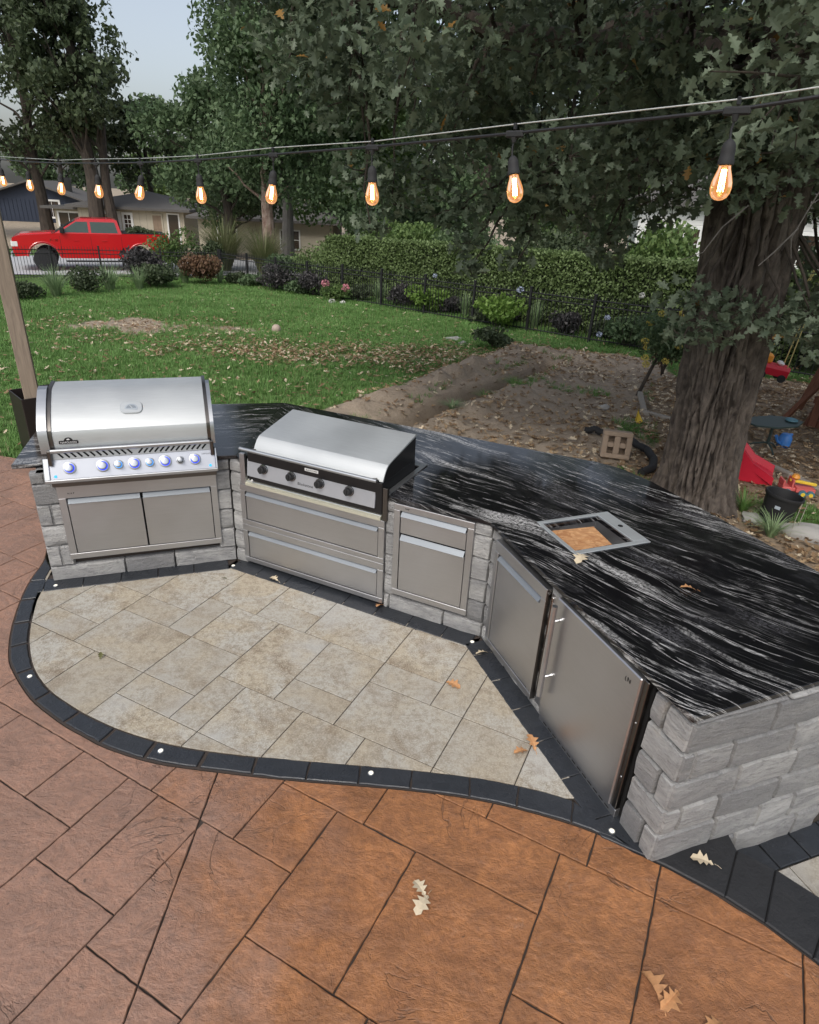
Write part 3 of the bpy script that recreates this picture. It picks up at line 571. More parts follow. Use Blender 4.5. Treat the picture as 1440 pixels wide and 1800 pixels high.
# ------------------------------------------------------------------ the stone kitchen island
island = thing('kitchen_island', 'angled outdoor kitchen of stacked grey stone under a black granite top', 'outdoor kitchen', (A3.x, A3.y, 0))
ZA = [0, .125, .294, .46, .627, .787, .872]; ZB = [0, .118, .283, .448, .614, .78, .872]; ZC = [0, .174, .336, .507, .680, .850, .872]
def stone(F, s0, s1, z0, z1, bulge=.010, end0=False, end1=False):
    g = .0042 if bulge > .0095 else .0030; s0 += g; s1 -= g; z0 += g; z1 -= g; L = s1-s0
    if L < .015: return
    e = min(.007, L*.25); ns = max(1, int(L/.07)); S = [s0, s0+e]+[s0+e+(L-2*e)*i/ns for i in range(1, ns)]+[s1-e, s1]
    h = z1-z0; Z = [z0, z0+min(.010, h*.2), z0+h*.36, z0+h*.68, z1-min(.010, h*.2), z1]; vs = []; fs = []; sd = random.uniform(0, 99)
    for j, z in enumerate(Z):
        for i, s in enumerate(S):
            edge = i in (0, len(S)-1) or j in (0, len(Z)-1); t = (z-z0)/h
            y = (.016 if bulge > .012 else .011) if edge else -bulge*(.45+.55*math.sin(math.pi*t)**.5)+noise.noise(Vector((s*9+sd, z*14, sd)))*.009
            vs.append((s+(0 if edge else 0), y, z))
    n = len(S); m = len(Z)
    for j in range(m-1):
        for i in range(n-1): a = j*n+i; fs.append((a, a+1, a+n+1, a+n))
    b = len(vs); vs += [(s0, .07, z0), (s1, .07, z0), (s1, .07, z1), (s0, .07, z1)]
    fs += [tuple([b, b+1]+list(range(n-1, -1, -1))), tuple([b+2, b+3]+[(m-1)*n+i for i in range(n)])]
    fs += [tuple([b+3, b]+[j*n for j in range(m)]), tuple([b+1, b+2]+[j*n+n-1 for j in range(m-1, -1, -1)]), (b+1, b, b+3, b+2)]
    MB(F).add(vs, fs).build('stone_block', M['stone'], island, angle=50)
def course(F, L, Z, rows, openings, bulge=.008, a0=0., a1=0.):
    for r in range(len(Z)-1):
        z0, z1 = Z[r], Z[r+1]; J = [a0]+rows[r]+[L+a1]; segs = list(zip(J, J[1:])); out = []
        for (a, b) in segs:
            parts = [(a, b)]
            for (o0, o1, y0, y1) in openings:
                ov = min(z1, y1)-max(z0, y0)
                if ov < .55*(z1-z0): continue
                np_ = []
                for (c, d) in parts:
                    if d <= o0 or c >= o1: np_.append((c, d)); continue
                    if c < o0: np_.append((c, o0))
                    if d > o1: np_.append((o1, d))
                parts = np_
            out += parts
        for (a, b) in out: stone(F, a, b, z0, z1, bulge)
course(F1, L1, ZA, [[.50, .86], [.085, .47, 1.05], [.7], [.085, .5, .9], [.8], [.085, .6]], [(.165, 1.20, .19, .9)], a0=-.008)
course(F2, L2, ZB, [[.30, .60, .96, 1.375, 1.80], [.5, .9, 1.7], [.6, 1.5], [.5, 1.45], [1.0], [1.1]], [(.115, 1.33, .05, .9), (1.41, 1.965, .17, .9)])
course(F3, .80, ZB, [[.33, .62], [.5], [.3], [.4], [.35], [.42]], [(.115, .685, .07, .84), (.79, 1.5, 0, 1)], bulge=.004)
course(F3, L3, ZC, [[1.652], [], [1.655], [], [1.60], []], [(-.1, 1.515, -1, 1)], bulge=.014, a0=1.51, a1=.008)
ZD = [-.168, 0]+ZC[1:]
course(F4, L4, ZD, [[.51, .90], [.33, .60, .82], [.085, .30, .66, 1.0], [.36, .70], [.06, .27, .62, .93], [.45, .88], [.5]], [(-.1, .43, -.2, 0)], bulge=.0135, a0=-.008)
F0 = frame(A1+Vector((-.317, .948))*1.28, 19.6-90); course(F0, 1.28, ZA, [[.4, .85], [.3, .7, 1.19], [.5, .9], [.3, .75, 1.19], [.4, .9], [.6]], [])
# back and core of the walls
core = [tuple(A1+Vector((.05, .06))), tuple(A2+Vector((.03, .08))), tuple(A3+Vector((.05, .035))), tuple(A3+D3*.76+Vector((.05, .02))), tuple(A3+D3*.76+Vector((.60, .25))), tuple(A3+D3*1.52+Vector((.60, .25))), tuple(A3+D3*1.52+Vector((.05, .02))), tuple(A4+Vector((.06, .05))), tuple(A4+LU*1.03+Vector((-.02, .05))), (1.48, 4.05), (1.2, 4.28), (-1.3, 5.42), (-2.95, 4.95)]
if area(core) < 0: core = core[::-1]
MB().prism(core, -.2, .695).build('core_wall', M['joint'], island, smooth=False)
# granite counter -----------------------------------------------------------
from mathutils.geometry import tessellate_polygon
ZT, TH = .902, .030
def granite_slab(poly, A, deg, holes=(), v0=0.):
    if area(poly) < 0: poly = poly[::-1]
    a = R_(deg); d = Vector((math.cos(a), math.sin(a))); m = Vector((-d.y, d.x)); e = .0025; verts = []; faces = []
    loops = [poly]+[h if area(h) < 0 else h[::-1] for h in holes]
    tops = [inset(l, e) for l in loops]; tri = tessellate_polygon([[Vector((*p, 0)) for p in l] for l in tops]); flat = [p for l in tops for p in l]
    verts += [(*p, ZT) for p in flat]
    for t in tri:
        q = [flat[i] for i in t]; faces.append(tuple(t) if area(q) > 0 else tuple(t[::-1]))
    for l, tp in zip(loops, tops):
        b = len(verts); n = len(l); verts += [(*p, ZT) for p in tp]+[(*p, ZT-e) for p in l]+[(*p, ZT-TH+e) for p in l]+[(*p, ZT-TH) for p in tp]
        for r in range(3):
            for i in range(n): j = (i+1) % n; faces.append((b+r*n+i, b+(r+1)*n+i, b+(r+1)*n+j, b+r*n+j))
    bb = len(verts); verts += [(*p, ZT-TH) for p in flat]; faces += [tuple(bb+i for i in f[::-1]) for f in faces[:len(tri)]]
    me = bpy.data.meshes.new('granite_slab'); off = wloc(island); me.from_pydata([tuple(Vector(v)-off) for v in verts], [], faces); me.update()
    uv = me.uv_layers.new(name='UVMap')
    for lp in me.loops:
        p = me.vertices[lp.vertex_index].co+off; q = Vector((p.x, p.y))-Vector(A); uv.data[lp.index].uv = (q.dot(d), q.dot(m)+v0+(p.z-ZT))
    return finish('granite_slab', me, M['granite'], island, smooth=False)
def isect(p, d, q, e):
    den = d[0]*e[1]-d[1]*e[0]; t = ((q[0]-p[0])*e[1]-(q[1]-p[1])*e[0])/den; return (p[0]+d[0]*t, p[1]+d[1]*t)
N2 = Vector((D2.y, -D2.x)); N3 = Vector((D3.y, -D3.x)); N4 = Vector((LU.y, -LU.x))
c2 = isect(A2+N2*.012, D2, A3+N3*.026, D3); c4 = isect(A3+N3*.026, D3, A4+N4*.014, LU)
P2 = lambda s, y: tuple(A2+D2*s-N2*y)
f1c = (-1.318, 4.43); b1 = (-1.23, 5.80); b2 = (1.44, 4.68)
g_ = .0008
granite_slab([(-2.775, 4.035), f1c, b1, (-3.16, 5.33)], A2, 15.5)
granite_slab([(f1c[0]+g_, f1c[1]), P2(.11, -.012), P2(.11, .55), P2(1.315, .55), P2(1.315, -.012), c2, b2, (b1[0]+g_, b1[1])], A2, -40)
SINK = frame((.80, 3.57), 22.2, ZT); sp = lambda x, y: tuple((SINK @ Vector((x, y, 0))).to_2d())
granite_slab([(c2[0]+g_, c2[1]), c4, (2.62, 2.515), (1.77, 4.33), (1.60, 4.57), (b2[0]+g_, b2[1])], A2, -40, holes=[[sp(.03, -.045), sp(.43, -.045), sp(.43, -.375), sp(.03, -.375)]], v0=0)

# ------------------------------------------------------------------ built-in sink
sink = thing('drop_in_sink', 'square steel sink set in the granite with a particle board inside', 'sink', (.80, 3.57, ZT))
rim = MB(SINK)
for (x0, x1, y0, y1) in [(0, .535, -.03, 0), (0, .535, -.425, -.388), (-.004, .024, -.388, -.03), (.435, .535, -.388, -.03)]: rim.box(x0+(.0005 if x0 else 0), x1, y0, y1-.0005, .0005, .007, .002)
rim.build('rim', M['rim'], sink)
bowl = MB(SINK)
for (x0, x1, y0, y1, z0, z1) in [(.024, .028, -.388, -.03, -.19, .001), (.431, .435, -.388, -.03, -.19, .001), (.028, .431, -.388, -.384, -.19, .001), (.028, .431, -.034, -.03, -.19, .001), (.028, .431, -.384, -.034, -.19, -.186)]: bowl.box(x0, x1, y0, y1, z0, z1)
bowl.build('bowl', M['steel'], sink, smooth=False)
MB(SINK @ Matrix.Translation((.485, -.20, .0072))).lathe([(.0165, 0), (.0165, .0008)], 24).build('tap_hole', M['dark'], sink)
bd = MB(SINK @ Matrix.Translation((.195, -.215, -.050)) @ Matrix.Rotation(R_(-5), 4, 'Z') @ Matrix.Rotation(R_(2), 4, 'X')).box(-.150, .160, -.150, .135, -.012, .012, .001).build('particle_board', M['osb'], smooth=False)
tag(bd, 'loose square of orange strand board lying inside the sink bowl', 'board')

# ------------------------------------------------------------------ steel cabinets
def ring(mb, x0, x1, z0, z1, wl, wr, wb, wt, y0, y1, c=.002):
    mb.box(x0, x1, y0, y1, z1-wt, z1, c); mb.box(x0, x1, y0, y1, z0, z0+wb, c); mb.box(x0, x0+wl, y0, y1, z0+wb+.0003, z1-wt-.0003, c); mb.box(x1-wr, x1, y0, y1, z0+wb+.0003, z1-wt-.0003, c)
def door(F, root, nm, x0, x1, z0, z1, y, hh=.034, hi=.004, hot='pull'):
    g = .0028
    d = MB(F).box(x0+g, x1-g, y, y+.016, z0+g, z1-g-hh-.008, .0015).build(nm, M['steel'], root)
    h = MB(F); h.extr([(y-.004, z1-g-hh-.007), (y-.016, z1-g-hh), (y+.012, z1-g-.004), (y+.016, z1-g-.004), (y+.016, z1-g-hh-.007)], x0+g+hi, x1-g-hi)
    h.build('handle', M[hot], d, smooth=False)
    return d
def cavity(F, root, x0, x1, z0, z1, y0=.004, y1=.05): MB(F).box(x0, x1, y0, y1, z0, z1).build('recess', M['dark'], root, smooth=False)
cab = thing('door_cabinet', 'wide two door steel cabinet under the large grill', 'cabinet', tuple(F1 @ Vector((.69, 0, .18))))
fr = MB(F1); ring(fr, .148, 1.222, .183, .770, .048, .046, .045, .095, -.024, .012); fr.build('frame', M['steel'], cab)
cavity(F1, cab, .19, 1.18, .22, .68)
door(F1, cab, 'door', .198, .686, .230, .673, -.020); door(F1, cab, 'door', .692, 1.174, .230, .673, -.020)
text_mesh('N A P', .018, F1 @ Matrix.Translation((.235, -.0245, .712)) @ Matrix.Rotation(R_(90), 4, 'X'), 'lettering', M['blackm'], cab)
drw = thing('drawer_cabinet', 'wide steel cabinet of two long drawers under the flat griddle', 'cabinet', tuple(F2 @ Vector((.72, 0, .04))))
for (z0, z1, nm) in ((.043, .374, 0), (.377, .712, 1)):
    fr = MB(F2); ring(fr, .105, 1.333, z0, z1, .042, .046, .040, .055, -.026, .012); fr.build('frame', M['steel'], drw)
    cavity(F2, drw, .14, 1.29, z0+.03, z1-.03); door(F2, drw, 'drawer', .149, 1.285, z0+.043, z1-.056, -.020, .028)
d3 = thing('drawer_cabinet', 'narrow steel cabinet with a shallow drawer above a deep one left of the inner corner', 'cabinet', tuple(F2 @ Vector((1.69, 0, .15))))
fr = MB(F2); ring(fr, 1.403, 1.973, .158, .869, .045, .045, .045, .045, -.026, .012); fr.build('frame', M['steel'], d3)
cavity(F2, d3, 1.44, 1.935, .19, .84); door(F2, d3, 'drawer', 1.450, 1.926, .655, .826, -.022, .036); door(F2, d3, 'drawer', 1.450, 1.926, .205, .648, -.022, .036)
text_mesh('NAP', .016, F2 @ Matrix.Translation((1.50, -.0265, .847)) @ Matrix.Rotation(R_(90), 4, 'X'), 'lettering', M['blackm'], d3)
d4 = thing('door_cabinet', 'single door steel cabinet in the slanted wall below the sink', 'cabinet', tuple(F3 @ Vector((.4, 0, .07))))
fr = MB(F3); ring(fr, .110, .690, .068, .838, .040, .046, .042, .075, -.036, .012); fr.build('frame', M['steel'], d4)
cavity(F3, d4, .145, .65, .10, .77); door(F3, d4, 'door', .152, .643, .112, .762, -.030, .034)
MB(F3).box(.6905, .6935, -.034, .0, .07, .836).build('side_trim', M['steel_d'], d4, smooth=False)
# refrigerator
fr_ = thing('outdoor_refrigerator', 'steel under counter refrigerator beside the near stone corner', 'refrigerator', tuple(F3 @ Vector((1.13, 0, 0))))
MB(F3).box(.775, 1.5, .012, .56, .0, .866).build('body', M['dark'], fr_, smooth=False)
dr = MB(F3).box(.800, 1.462, -.042, .0, .070, .862, .006).build('door', M['steel'], fr_)
MB(F3).box(1.4625, 1.492, -.026, .002, .066, .860, .003).build('hinge_trim', M['steel_d'], fr_)
for z in (.28, .62): MB(F3 @ Matrix.Translation((1.477, -.0265, z)) @ Matrix.Rotation(R_(90), 4, 'X')).lathe([(.005, 0), (.004, .002)], 10).build('screw', M['steel_b'], fr_)
h = MB(F3).tube([(.838, -.082, .24), (.838, -.082, .84)], .015, 14); h.build('handle', M['steel'], dr)
for z in (.37, .74): MB(F3).tube([(.838, -.044, z), (.838, -.082, z)], .008, 10).build('standoff', M['chrome'], dr)
gr = MB(F3).box(.79, 1.492, -.020, .01, .004, .060, .002).build('toe_grille', M['steel'], fr_)
for k in range(13): MB(F3).box(.84+k*.048, .872+k*.048, -.0215, -.0185, .022, .028).build('slot', M['dark'], gr, smooth=False)
MB(F3).box(.7, .79, -.004, .02, .06, .82, .002).build('side_filler', M['steel'], fr_)
MB(F3).box(.705, .722, -.012, -.0045, .10, .80, .002).build('edge_strip', M['chrome'], fr_)
text_mesh('N', .034, F3 @ Matrix.Translation((1.395, -.0425, .800)) @ Matrix.Rotation(R_(90), 4, 'X'), 'emblem', M['black'], dr); text_mesh('(', .03, F3 @ Matrix.Translation((1.372, -.0425, .800)) @ Matrix.Rotation(R_(90), 4, 'X'), 'emblem', M['black'], dr)

# ------------------------------------------------------------------ large gas grill
G = thing('gas_grill', 'large closed stainless gas grill with blue lit knobs at the left end', 'grill', tuple(F1 @ Vector((.69, 0, .8))))
hood = [(-.052, 1.062), (-.056, 1.150), (-.048, 1.180), (-.020, 1.215), (.04, 1.270), (.11, 1.322), (.18, 1.366), (.225, 1.386), (.27, 1.396), (.40, 1.400), (.46, 1.37), (.49, 1.28), (.49, 1.0), (0, 1.0), (-.04, 1.04)]
MB(F1).extr(hood, .200, 1.190).build('hood', M['hood'], G, angle=20)
def offp(poly, d):
    cx = .22; cz = 1.15; return [(p[0]+(d if p[0] > cx else -d), p[1]+(d if p[1] > cz else 0)) for p in poly]
for (x0, x1) in ((.176, .1995), (1.1905, 1.214)): MB(F1).extr(offp(hood, .006), x0, x1).build('hood_end', M['steel_d'], G, angle=20)
for (x0, x1) in ((.118, .1755), (1.2145, 1.240)): MB(F1).extr([(-.072, 1.035), (-.076, 1.155), (-.064, 1.195), (-.030, 1.238), (.03, 1.292), (.11, 1.350), (.20, 1.402), (.26, 1.41), (.26, 1.38), (.12, 1.29), (.0, 1.19), (-.02, 1.12), (-.02, 1.02)], x0, x1).build('side_rail', M['steel_b'], G, angle=20)
MB(F1).box(.172, 1.205, -.100, -.070, 1.040, 1.066, .006).build('hood_handle', M['steel_b'], G)
for x in (.165, 1.212): MB(F1).box(x-.012, x+.012, -.095, .0, .95, 1.058, .004).build('handle_bracket', M['steel_d'], G)
MB(F1).extr([(-.050, 1.046), (-.064, .985), (-.04, .985), (-.02, 1.046)], .178, 1.20).build('vent_strip', M['steel'], G, smooth=False)
sl = [(.225+i*.0395, -1) for i in range(12)]+[(.735+i*.0355, 1) for i in range(13)]
for x, s in sl:
    dz = .019; dx = .017
    MB(F1 @ Matrix.Translation((x, -.0590, 1.014)) @ Matrix.Rotation(R_(-13), 4, 'X') @ Matrix.Rotation(R_(42)*s, 4, 'Y')).box(-.0055, .0055, -.003, .003, -.026, .026, .001).build('vent_slot', M['dark'], G, smooth=False)
PT = F1 @ Matrix(((1, 0, 0, 0), (0, 1, 0, -.122), (0, 0, 1, .866), (0, 0, 0, 1))) @ Matrix.Rotation(math.atan2(.060, .118)-math.pi/2, 4, 'X') @ Matrix.Rotation(math.pi, 4, 'X')
# control panel: a sloping box, knobs stand square on it
pl0, pl1 = Vector((0, -.122, .862)), Vector((0, -.062, .984)); up_ = (pl1-pl0).normalized(); nor = Vector((0, -up_.z, up_.y))
PF = F1 @ Matrix(((1, 0, 0, 0), (0, up_.y, nor.y, pl0.y), (0, up_.z, nor.z, pl0.z), (0, 0, 0, 1)))     # x along, y up the slope, z outward
MB(PF).box(.150, 1.226, 0, (pl1-pl0).length, -.05, 0, .002).build('control_panel', M['panel'], G)
for x0, x1 in ((.112, .1495), (1.2265, 1.242)): MB(PF).box(x0, x1, -.004, (pl1-pl0).length+.012, -.06, .006, .004).build('panel_end', M['steel_b'], G)
MB(F1).box(.112, 1.242, -.128, -.06, .836, .8605, .004).build('front_lip', M['steel_b'], G)
MB(F1).box(.150, 1.225, -.085, -.03, .790, .8355, .002).build('under_trim', M['steel_d'], G)
MB(F1).box(.13, 1.23, -.03, .45, .771, .99).build('firebox', M['steel_d'], G, smooth=False)
for i, (x, r, c) in enumerate([(.272, .030, 'blue'), (.480, .031, 'blue'), (.581, .023, 'cyan'), (.684, .031, 'blue'), (.784, .023, 'cyan'), (.887, .031, 'blue'), (.988, .020, None), (1.088, .029, 'blue')]):
    K = PF @ Matrix.Translation((x, .074, 0))
    kn = MB(K).lathe([(r*.92, .003), (r*.92, .010), (r*.88, .014), (r*.84, .042), (r*.74, .049), (r*.5, .051), (.001, .0505)], 28).build('knob', M['chrome'] if c else M['steel_b'], G)
    MB(K).lathe([(r*1.42, .0002), (r*1.42, .003), (r*1.2, .006), (r*1.1, .0065)], 28).build('bezel', M['steel_b'], kn)
    MB(K).lathe([(r*1.05, .0064), (r*1.04, .013), (r*.98, .015), (r*.9, .014)], 28, cap=False).build('light_ring' if c else 'black_ring', M[c] if c else M['blackm'], kn)  # matte black ring on the knob without an LED
    
for x in (.182, 1.19): MB(PF @ Matrix.Translation((x, .022, 0))).lathe([(.010, 0), (.010, .002), (.006, .0025)], 16).build('button', M['cyan'], G)
# thermometer plate and maker's plaque
gt = Vector((0, -.016, 1.300)); ga = math.atan2(.034, .07)
GF = F1 @ Matrix.Translation((.704, .062, 1.284)) @ Matrix.Rotation(R_(38), 4, 'X')
def rrect(w_, h_, r, n=6):
    P = []
    for cx, cy, a0 in ((w_-r, h_-r, 0), (-w_+r, h_-r, 90), (-w_+r, -h_+r, 180), (w_-r, -h_+r, 270)):
        for k in range(n+1): a = R_(a0+90*k/n); P.append((cx+r*math.cos(a), cy+r*math.sin(a)))
    return P
gp = MB(GF).prism(rrect(.073, .050, .038), -.01, .011, .004).build('thermometer', M['rim'], G)
MB(GF).prism([(.042*math.cos(R_(a)), .038*math.sin(R_(a))-.010) for a in range(-22, 203, 15)], .0105, .0125, .001).build('dial', M['gauge'], gp)
MB(GF).prism([(.032*math.cos(R_(a)), .028*math.sin(R_(a))-.010) for a in range(0, 181, 15)], .0126, .0132).build('dial_face', plain('dial_dark', (.20, .23, .26), .5), gp)
MB(GF @ Matrix.Rotation(R_(35), 4, 'Z')).box(-.001, .001, -.012, .016, .0133, .0140).build('needle', M['white'], gp, smooth=False)
LF = F1 @ Matrix.Translation((.292, -.0565, 1.105)) @ Matrix.Rotation(R_(88), 4, 'X')
arch = [(-.058, -.013), (.058, -.013), (.060, -.004), (.056, .010), (.028, .010)]+[(.026*math.cos(R_(a)), .010+.022*math.sin(R_(a))) for a in range(20, 161, 20)]+[(-.028, .010), (-.056, .010), (-.060, -.004)]
pq = MB(LF).prism(arch, -.002, .003, .001).build('name_plaque', M['black'], G)
text_mesh('NAPOLEON', .0185, LF @ Matrix.Translation((0, -.003, .0034)), 'lettering', M['leadw'], pq, .0006)
MB(LF).prism([(.010*math.cos(R_(a)), .014+.010*math.sin(R_(a))) for a in range(0, 181, 20)], .0031, .0037).build('emblem', M['leadw'], pq)
text_mesh('NAPOLEON', .013, PF @ Matrix.Translation((1.172, .108, .0006)), 'lettering', M['blackm'], G, .0005)

# ------------------------------------------------------------------ flat griddle
H = thing('flat_top_griddle', 'low flat top griddle with closed steel lid and four black knobs', 'griddle', tuple(F2 @ Vector((.75, 0, .72))))
lidp = [(-.028, 1.000), (-.006, 1.040), (.020, 1.076), (.048, 1.096), (.09, 1.107), (.47, 1.182), (.485, 1.178), (.48, 1.168), (.09, 1.097), (.054, 1.086), (.028, 1.067), (.004, 1.034), (-.016, .992)]
lid = MB(F2).extr(lidp, .258, 1.312).build('lid', M['hood'], H, angle=20)
MB(F2).extr([(-.012, .992), (.006, 1.033), (.030, 1.065), (.055, 1.0845), (.09, 1.0955), (.475, 1.166), (.475, .93), (-.012, .93)], .2605, 1.3095).build('lid_body', M['black'], lid, smooth=False)
hb = MB(F2).tube([(.215, -.115, 1.040), (1.312, -.115, 1.040)], .0125, 16).build('handle', M['steel_b'], H)
for x in (.27, 1.262): MB(F2).tube([(x, -.02, 1.008), (x, -.112, 1.038)], .009, 10).build('handle_arm', M['steel_d'], hb)
for x in (.2135, 1.3125): MB(F2).tube([(x, -.115, 1.040), (x+(.012 if x > 1 else -.004), -.115, 1.040)], .0128, 16).build('handle_cap', M['black'] if x > 1 else M['steel_b'], hb)
MB(F2).box(.200, 1.312, -.030, .48, .76, .9905, .004).build('body', M['black'], H)
HP = F2 @ Matrix.Translation((0, -.040, .800)) @ Matrix.Rotation(R_(83), 4, 'X')
MB(HP).box(.196, 1.262, 0, .132, -.012, .004, .003).build('control_panel', M['panel'], H)
for x in (.345, .588, .826, 1.062):
    K = HP @ Matrix.Translation((x, .080, .004))
    kn = MB(K).lathe([(.031, .008), (.030, .014), (.026, .018), (.0255, .040), (.022, .044), (.001, .0445)], 28).build('knob', M['blackm'], H)
    MB(K).box(-.005, .005, -.024, .024, .040, .050, .002).build('grip', M['blackm'], kn)
    MB(K).lathe([(.037, 0), (.037, .004), (.034, .005)], 28).build('bezel', M['black'], kn); MB(K).lathe([(.0335, .0052), (.033, .008), (.030, .0082)], 28, cap=False).build('ring', M['chrome'], kn)
bp = MB(F2).box(.700, .812, -.0335, -.0305, .948, .970, .001).build('name_plate', M['white'], H)
text_mesh('BLACKSTONE', .0145, F2 @ Matrix.Translation((.756, -.0338, .959)) @ Matrix.Rotation(R_(90), 4, 'X'), 'lettering', M['blackm'], bp, .0004)
text_mesh('Blackstone', .030, HP @ Matrix.Translation((.706, .040, .0045)), 'lettering', M['blackm'], H, .0004)
for k in range(6): text_mesh(['WARNING', 'Do not move', 'while hot.', 'Keep clear of', 'children and', 'open flame.'][k] if False else '—'*(4+(k*3) % 4), .008, HP @ Matrix.Translation((1.195, .115-k*.018, .0045)), 'printed_line', M['gauge'], H, .0003)
for k in range(3): text_mesh('—'*4, .007, HP @ Matrix.Translation((.245, .10-k*.02, .0045)), 'printed_line', M['gauge'], H, .0003)
MB(F2).extr([(-.035, .714), (-.035, .735), (.035, .765), (.035, .714)], .168, 1.304).build('front_ledge', M['cream'], H, smooth=False)
for y, z in ((-.016, .7445), (.004, .753), (.020, .760)): MB(F2).tube([(.17, y, z), (1.302, y, z)], .0032, 6).build('ledge_rib', M['steel_b'], H)
MB(F2).tube([(.235, -.033, .768), (.235, -.045, .764)], .008, 12).build('ignition_tip', M['white'], H)
for x0, x1 in ((.122, .166), (1.3155, 1.350)): MB(F2).box(x0, x1, -.028, .0, .714, .958, .002).build('jamb', M['steel_d'] if x0 > 1 else M['steel'], H)
MB(F2).box(1.3155, 1.352, .002, .62, .9035, .912, .001).build('side_flange', M['steel'], H)
MB(F2).box(.10, 1.352, .56, .62, .9035, .911, .001).build('rear_flange', M['steel'], H)
# ------------------------------------------------------------------ the yard as one sheet of ground
def pl_dist(X, Y, P):
    d = np.full(X.shape, 1e9)
    for (x0, y0), (x1, y1) in zip(P, P[1:]):
        vx, vy = x1-x0, y1-y0; L2_ = vx*vx+vy*vy; t = np.clip(((X-x0)*vx+(Y-y0)*vy)/L2_, 0, 1); d = np.minimum(d, np.hypot(X-x0-t*vx, Y-y0-t*vy))
    return d
def inpoly(X, Y, P):
    c = np.zeros(X.shape, bool); j = len(P)-1
    for i in range(len(P)):
        xi, yi = P[i]; xj, yj = P[j]
        with np.errstate(divide='ignore', invalid='ignore'):
            c ^= ((yi > Y) != (yj > Y)) & (X < (xj-xi)*(Y-yi)/(yj-yi+1e-12)+xi)
        j = i
    return c
def sdf(X, Y, P): d = pl_dist(X, Y, P+[P[0]]); return np.where(inpoly(X, Y, P), d, -d)
SOIL = [(-1.25, 6.0), (-1.3, 8.7), (-1.0, 9.3), (-.3, 10.1), (.4, 11.8), (1.1, 13.0), (1.9, 14.3), (2.7, 15.0), (4.0, 14.75), (4.9, 14.4), (5.3, 13.7), (5.0, 12.4), (4.1, 11.2), (3.8, 9.6), (3.3, 8.2), (2.6, 7.0), (2.2, 5.6), (1.0, 5.2)]
MULCH = [(2.2, 5.0), (2.6, 7.0), (3.3, 8.2), (3.8, 9.8), (4.1, 11.2), (5.2, 12.6), (6.6, 13.0), (9.5, 12.0), (14, 9), (14, 3), (4.5, 2.5), (3.0, 3.2)]
TRENCH = [(-.5, 7.8), (-.22, 8.33), (.09, 8.88), (.63, 9.8), (1.26, 10.83), (2.15, 12.2), (2.75, 13.2)]
RIDGE = [(-.95, 8.2), (-.55, 9.15), (.15, 10.3), (.85, 11.5), (1.6, 12.9), (2.3, 14.0)]
RIDGE2 = [(3.0, 13.9), (3.9, 13.6), (4.7, 13.2)]
def vn(X, Y, s, sd=0):
    def h(i, j): v = np.sin(i*127.1+j*311.7+sd*74.7)*43758.5453; return v-np.floor(v)
    X = X*s; Y = Y*s; i = np.floor(X); j = np.floor(Y); u = X-i; v = Y-j; u = u*u*(3-2*u); v = v*v*(3-2*v)
    return (h(i, j)*(1-u)+h(i+1, j)*u)*(1-v)+(h(i, j+1)*(1-u)+h(i+1, j+1)*u)*v
def gz(Y): return np.where(Y < 7, -.05, np.where(Y < 27, -.05-.036*(Y-7), np.where(Y < 34, -.77, np.where(Y < 52, -.77-.045*(Y-34), -1.58))))
def soilmask(X, Y):
    n = (vn(X, Y, 1.3)-.5)*.9+(vn(X, Y, 4, 3)-.5)*.4; s = np.clip(sdf(X, Y, SOIL)/.35+.5+n, 0, 1)
    b = np.clip(1.25-np.hypot((X+7.1)/2.5, (Y-15.3)/1.55)+n*.8, 0, 1)*.95; b2 = np.clip(1.2-np.hypot((X+4.6)/1.3, (Y-15.4)/.7)+n*.8, 0, 1)*.8
    b3 = np.clip(1.1-np.hypot((X+1.0)/3.0, (Y-12.8)/1.0)+n, 0, 1)*.55
    grassy = np.clip(1.2-np.hypot((X-2.9)/1.0, (Y-10.9)/.6)+n, 0, 1)*.5+np.clip(.35-np.abs(pl_dist(X, Y, TRENCH)-.35), 0, 1)*1.4*(vn(X, Y, .9, 5) > .45)+np.clip(1.1-np.hypot((X-3.1)/.6, (Y-8.6)/.8)+n, 0, 1)*.7
    return np.clip(np.maximum.reduce([s-grassy*.9*(s > .3), b, b2, b3]), 0, 1)
def mulchmask(X, Y):
    n = (vn(X, Y, 1.1, 9)-.5)*.9; m = np.clip(sdf(X, Y, MULCH)/.4+.5+n, 0, 1)
    return np.clip(m-np.clip(1.1-np.hypot((X-4.0)/.9, (Y-6.0)/.55)+n, 0, 1)*.7, 0, 1)
def HT(X, Y):
    X = np.asarray(X, float); Y = np.asarray(Y, float); z = gz(Y).astype(float)
    t = pl_dist(X, Y, TRENCH); z = z-.38*np.exp(-(t/.14)**4)*(inpoly(X, Y, SOIL))
    n = vn(X, Y, 3, 2)*.6+vn(X, Y, 9, 4)*.4
    z = z+.17*np.exp(-(pl_dist(X, Y, RIDGE)/.42)**2)*(.4+1.2*n)+.16*np.exp(-(pl_dist(X, Y, RIDGE2)/.5)**2)*(.4+n)+.13*np.exp(-(np.abs(t-.6)/.28)**2)*n*(X > .3)*inpoly(X, Y, SOIL)
    s = np.clip(sdf(X, Y, SOIL)/.3, 0, 1); z = z+s*(vn(X, Y, 14, 6)-.5)*.06+s*(vn(X, Y, 6, 16)-.5)*.05+(vn(X, Y, .5, 8)-.5)*.05*(Y > 6.5)+(vn(X, Y, 2.3, 7)-.5)*.03*(Y > 6)
    pin = inpoly(X, Y, [(p[0], p[1]) for p in PATIO]) | inpoly(X, Y, core) | ((X > 1.3) & (X < 6.9) & (Y < 3.1)) | ((np.abs(X) < 9) & (Y < 2.5))
    return np.where(pin, -.36, z)
def Hs(x, y): return float(HT(np.array([x]), np.array([y]))[0])
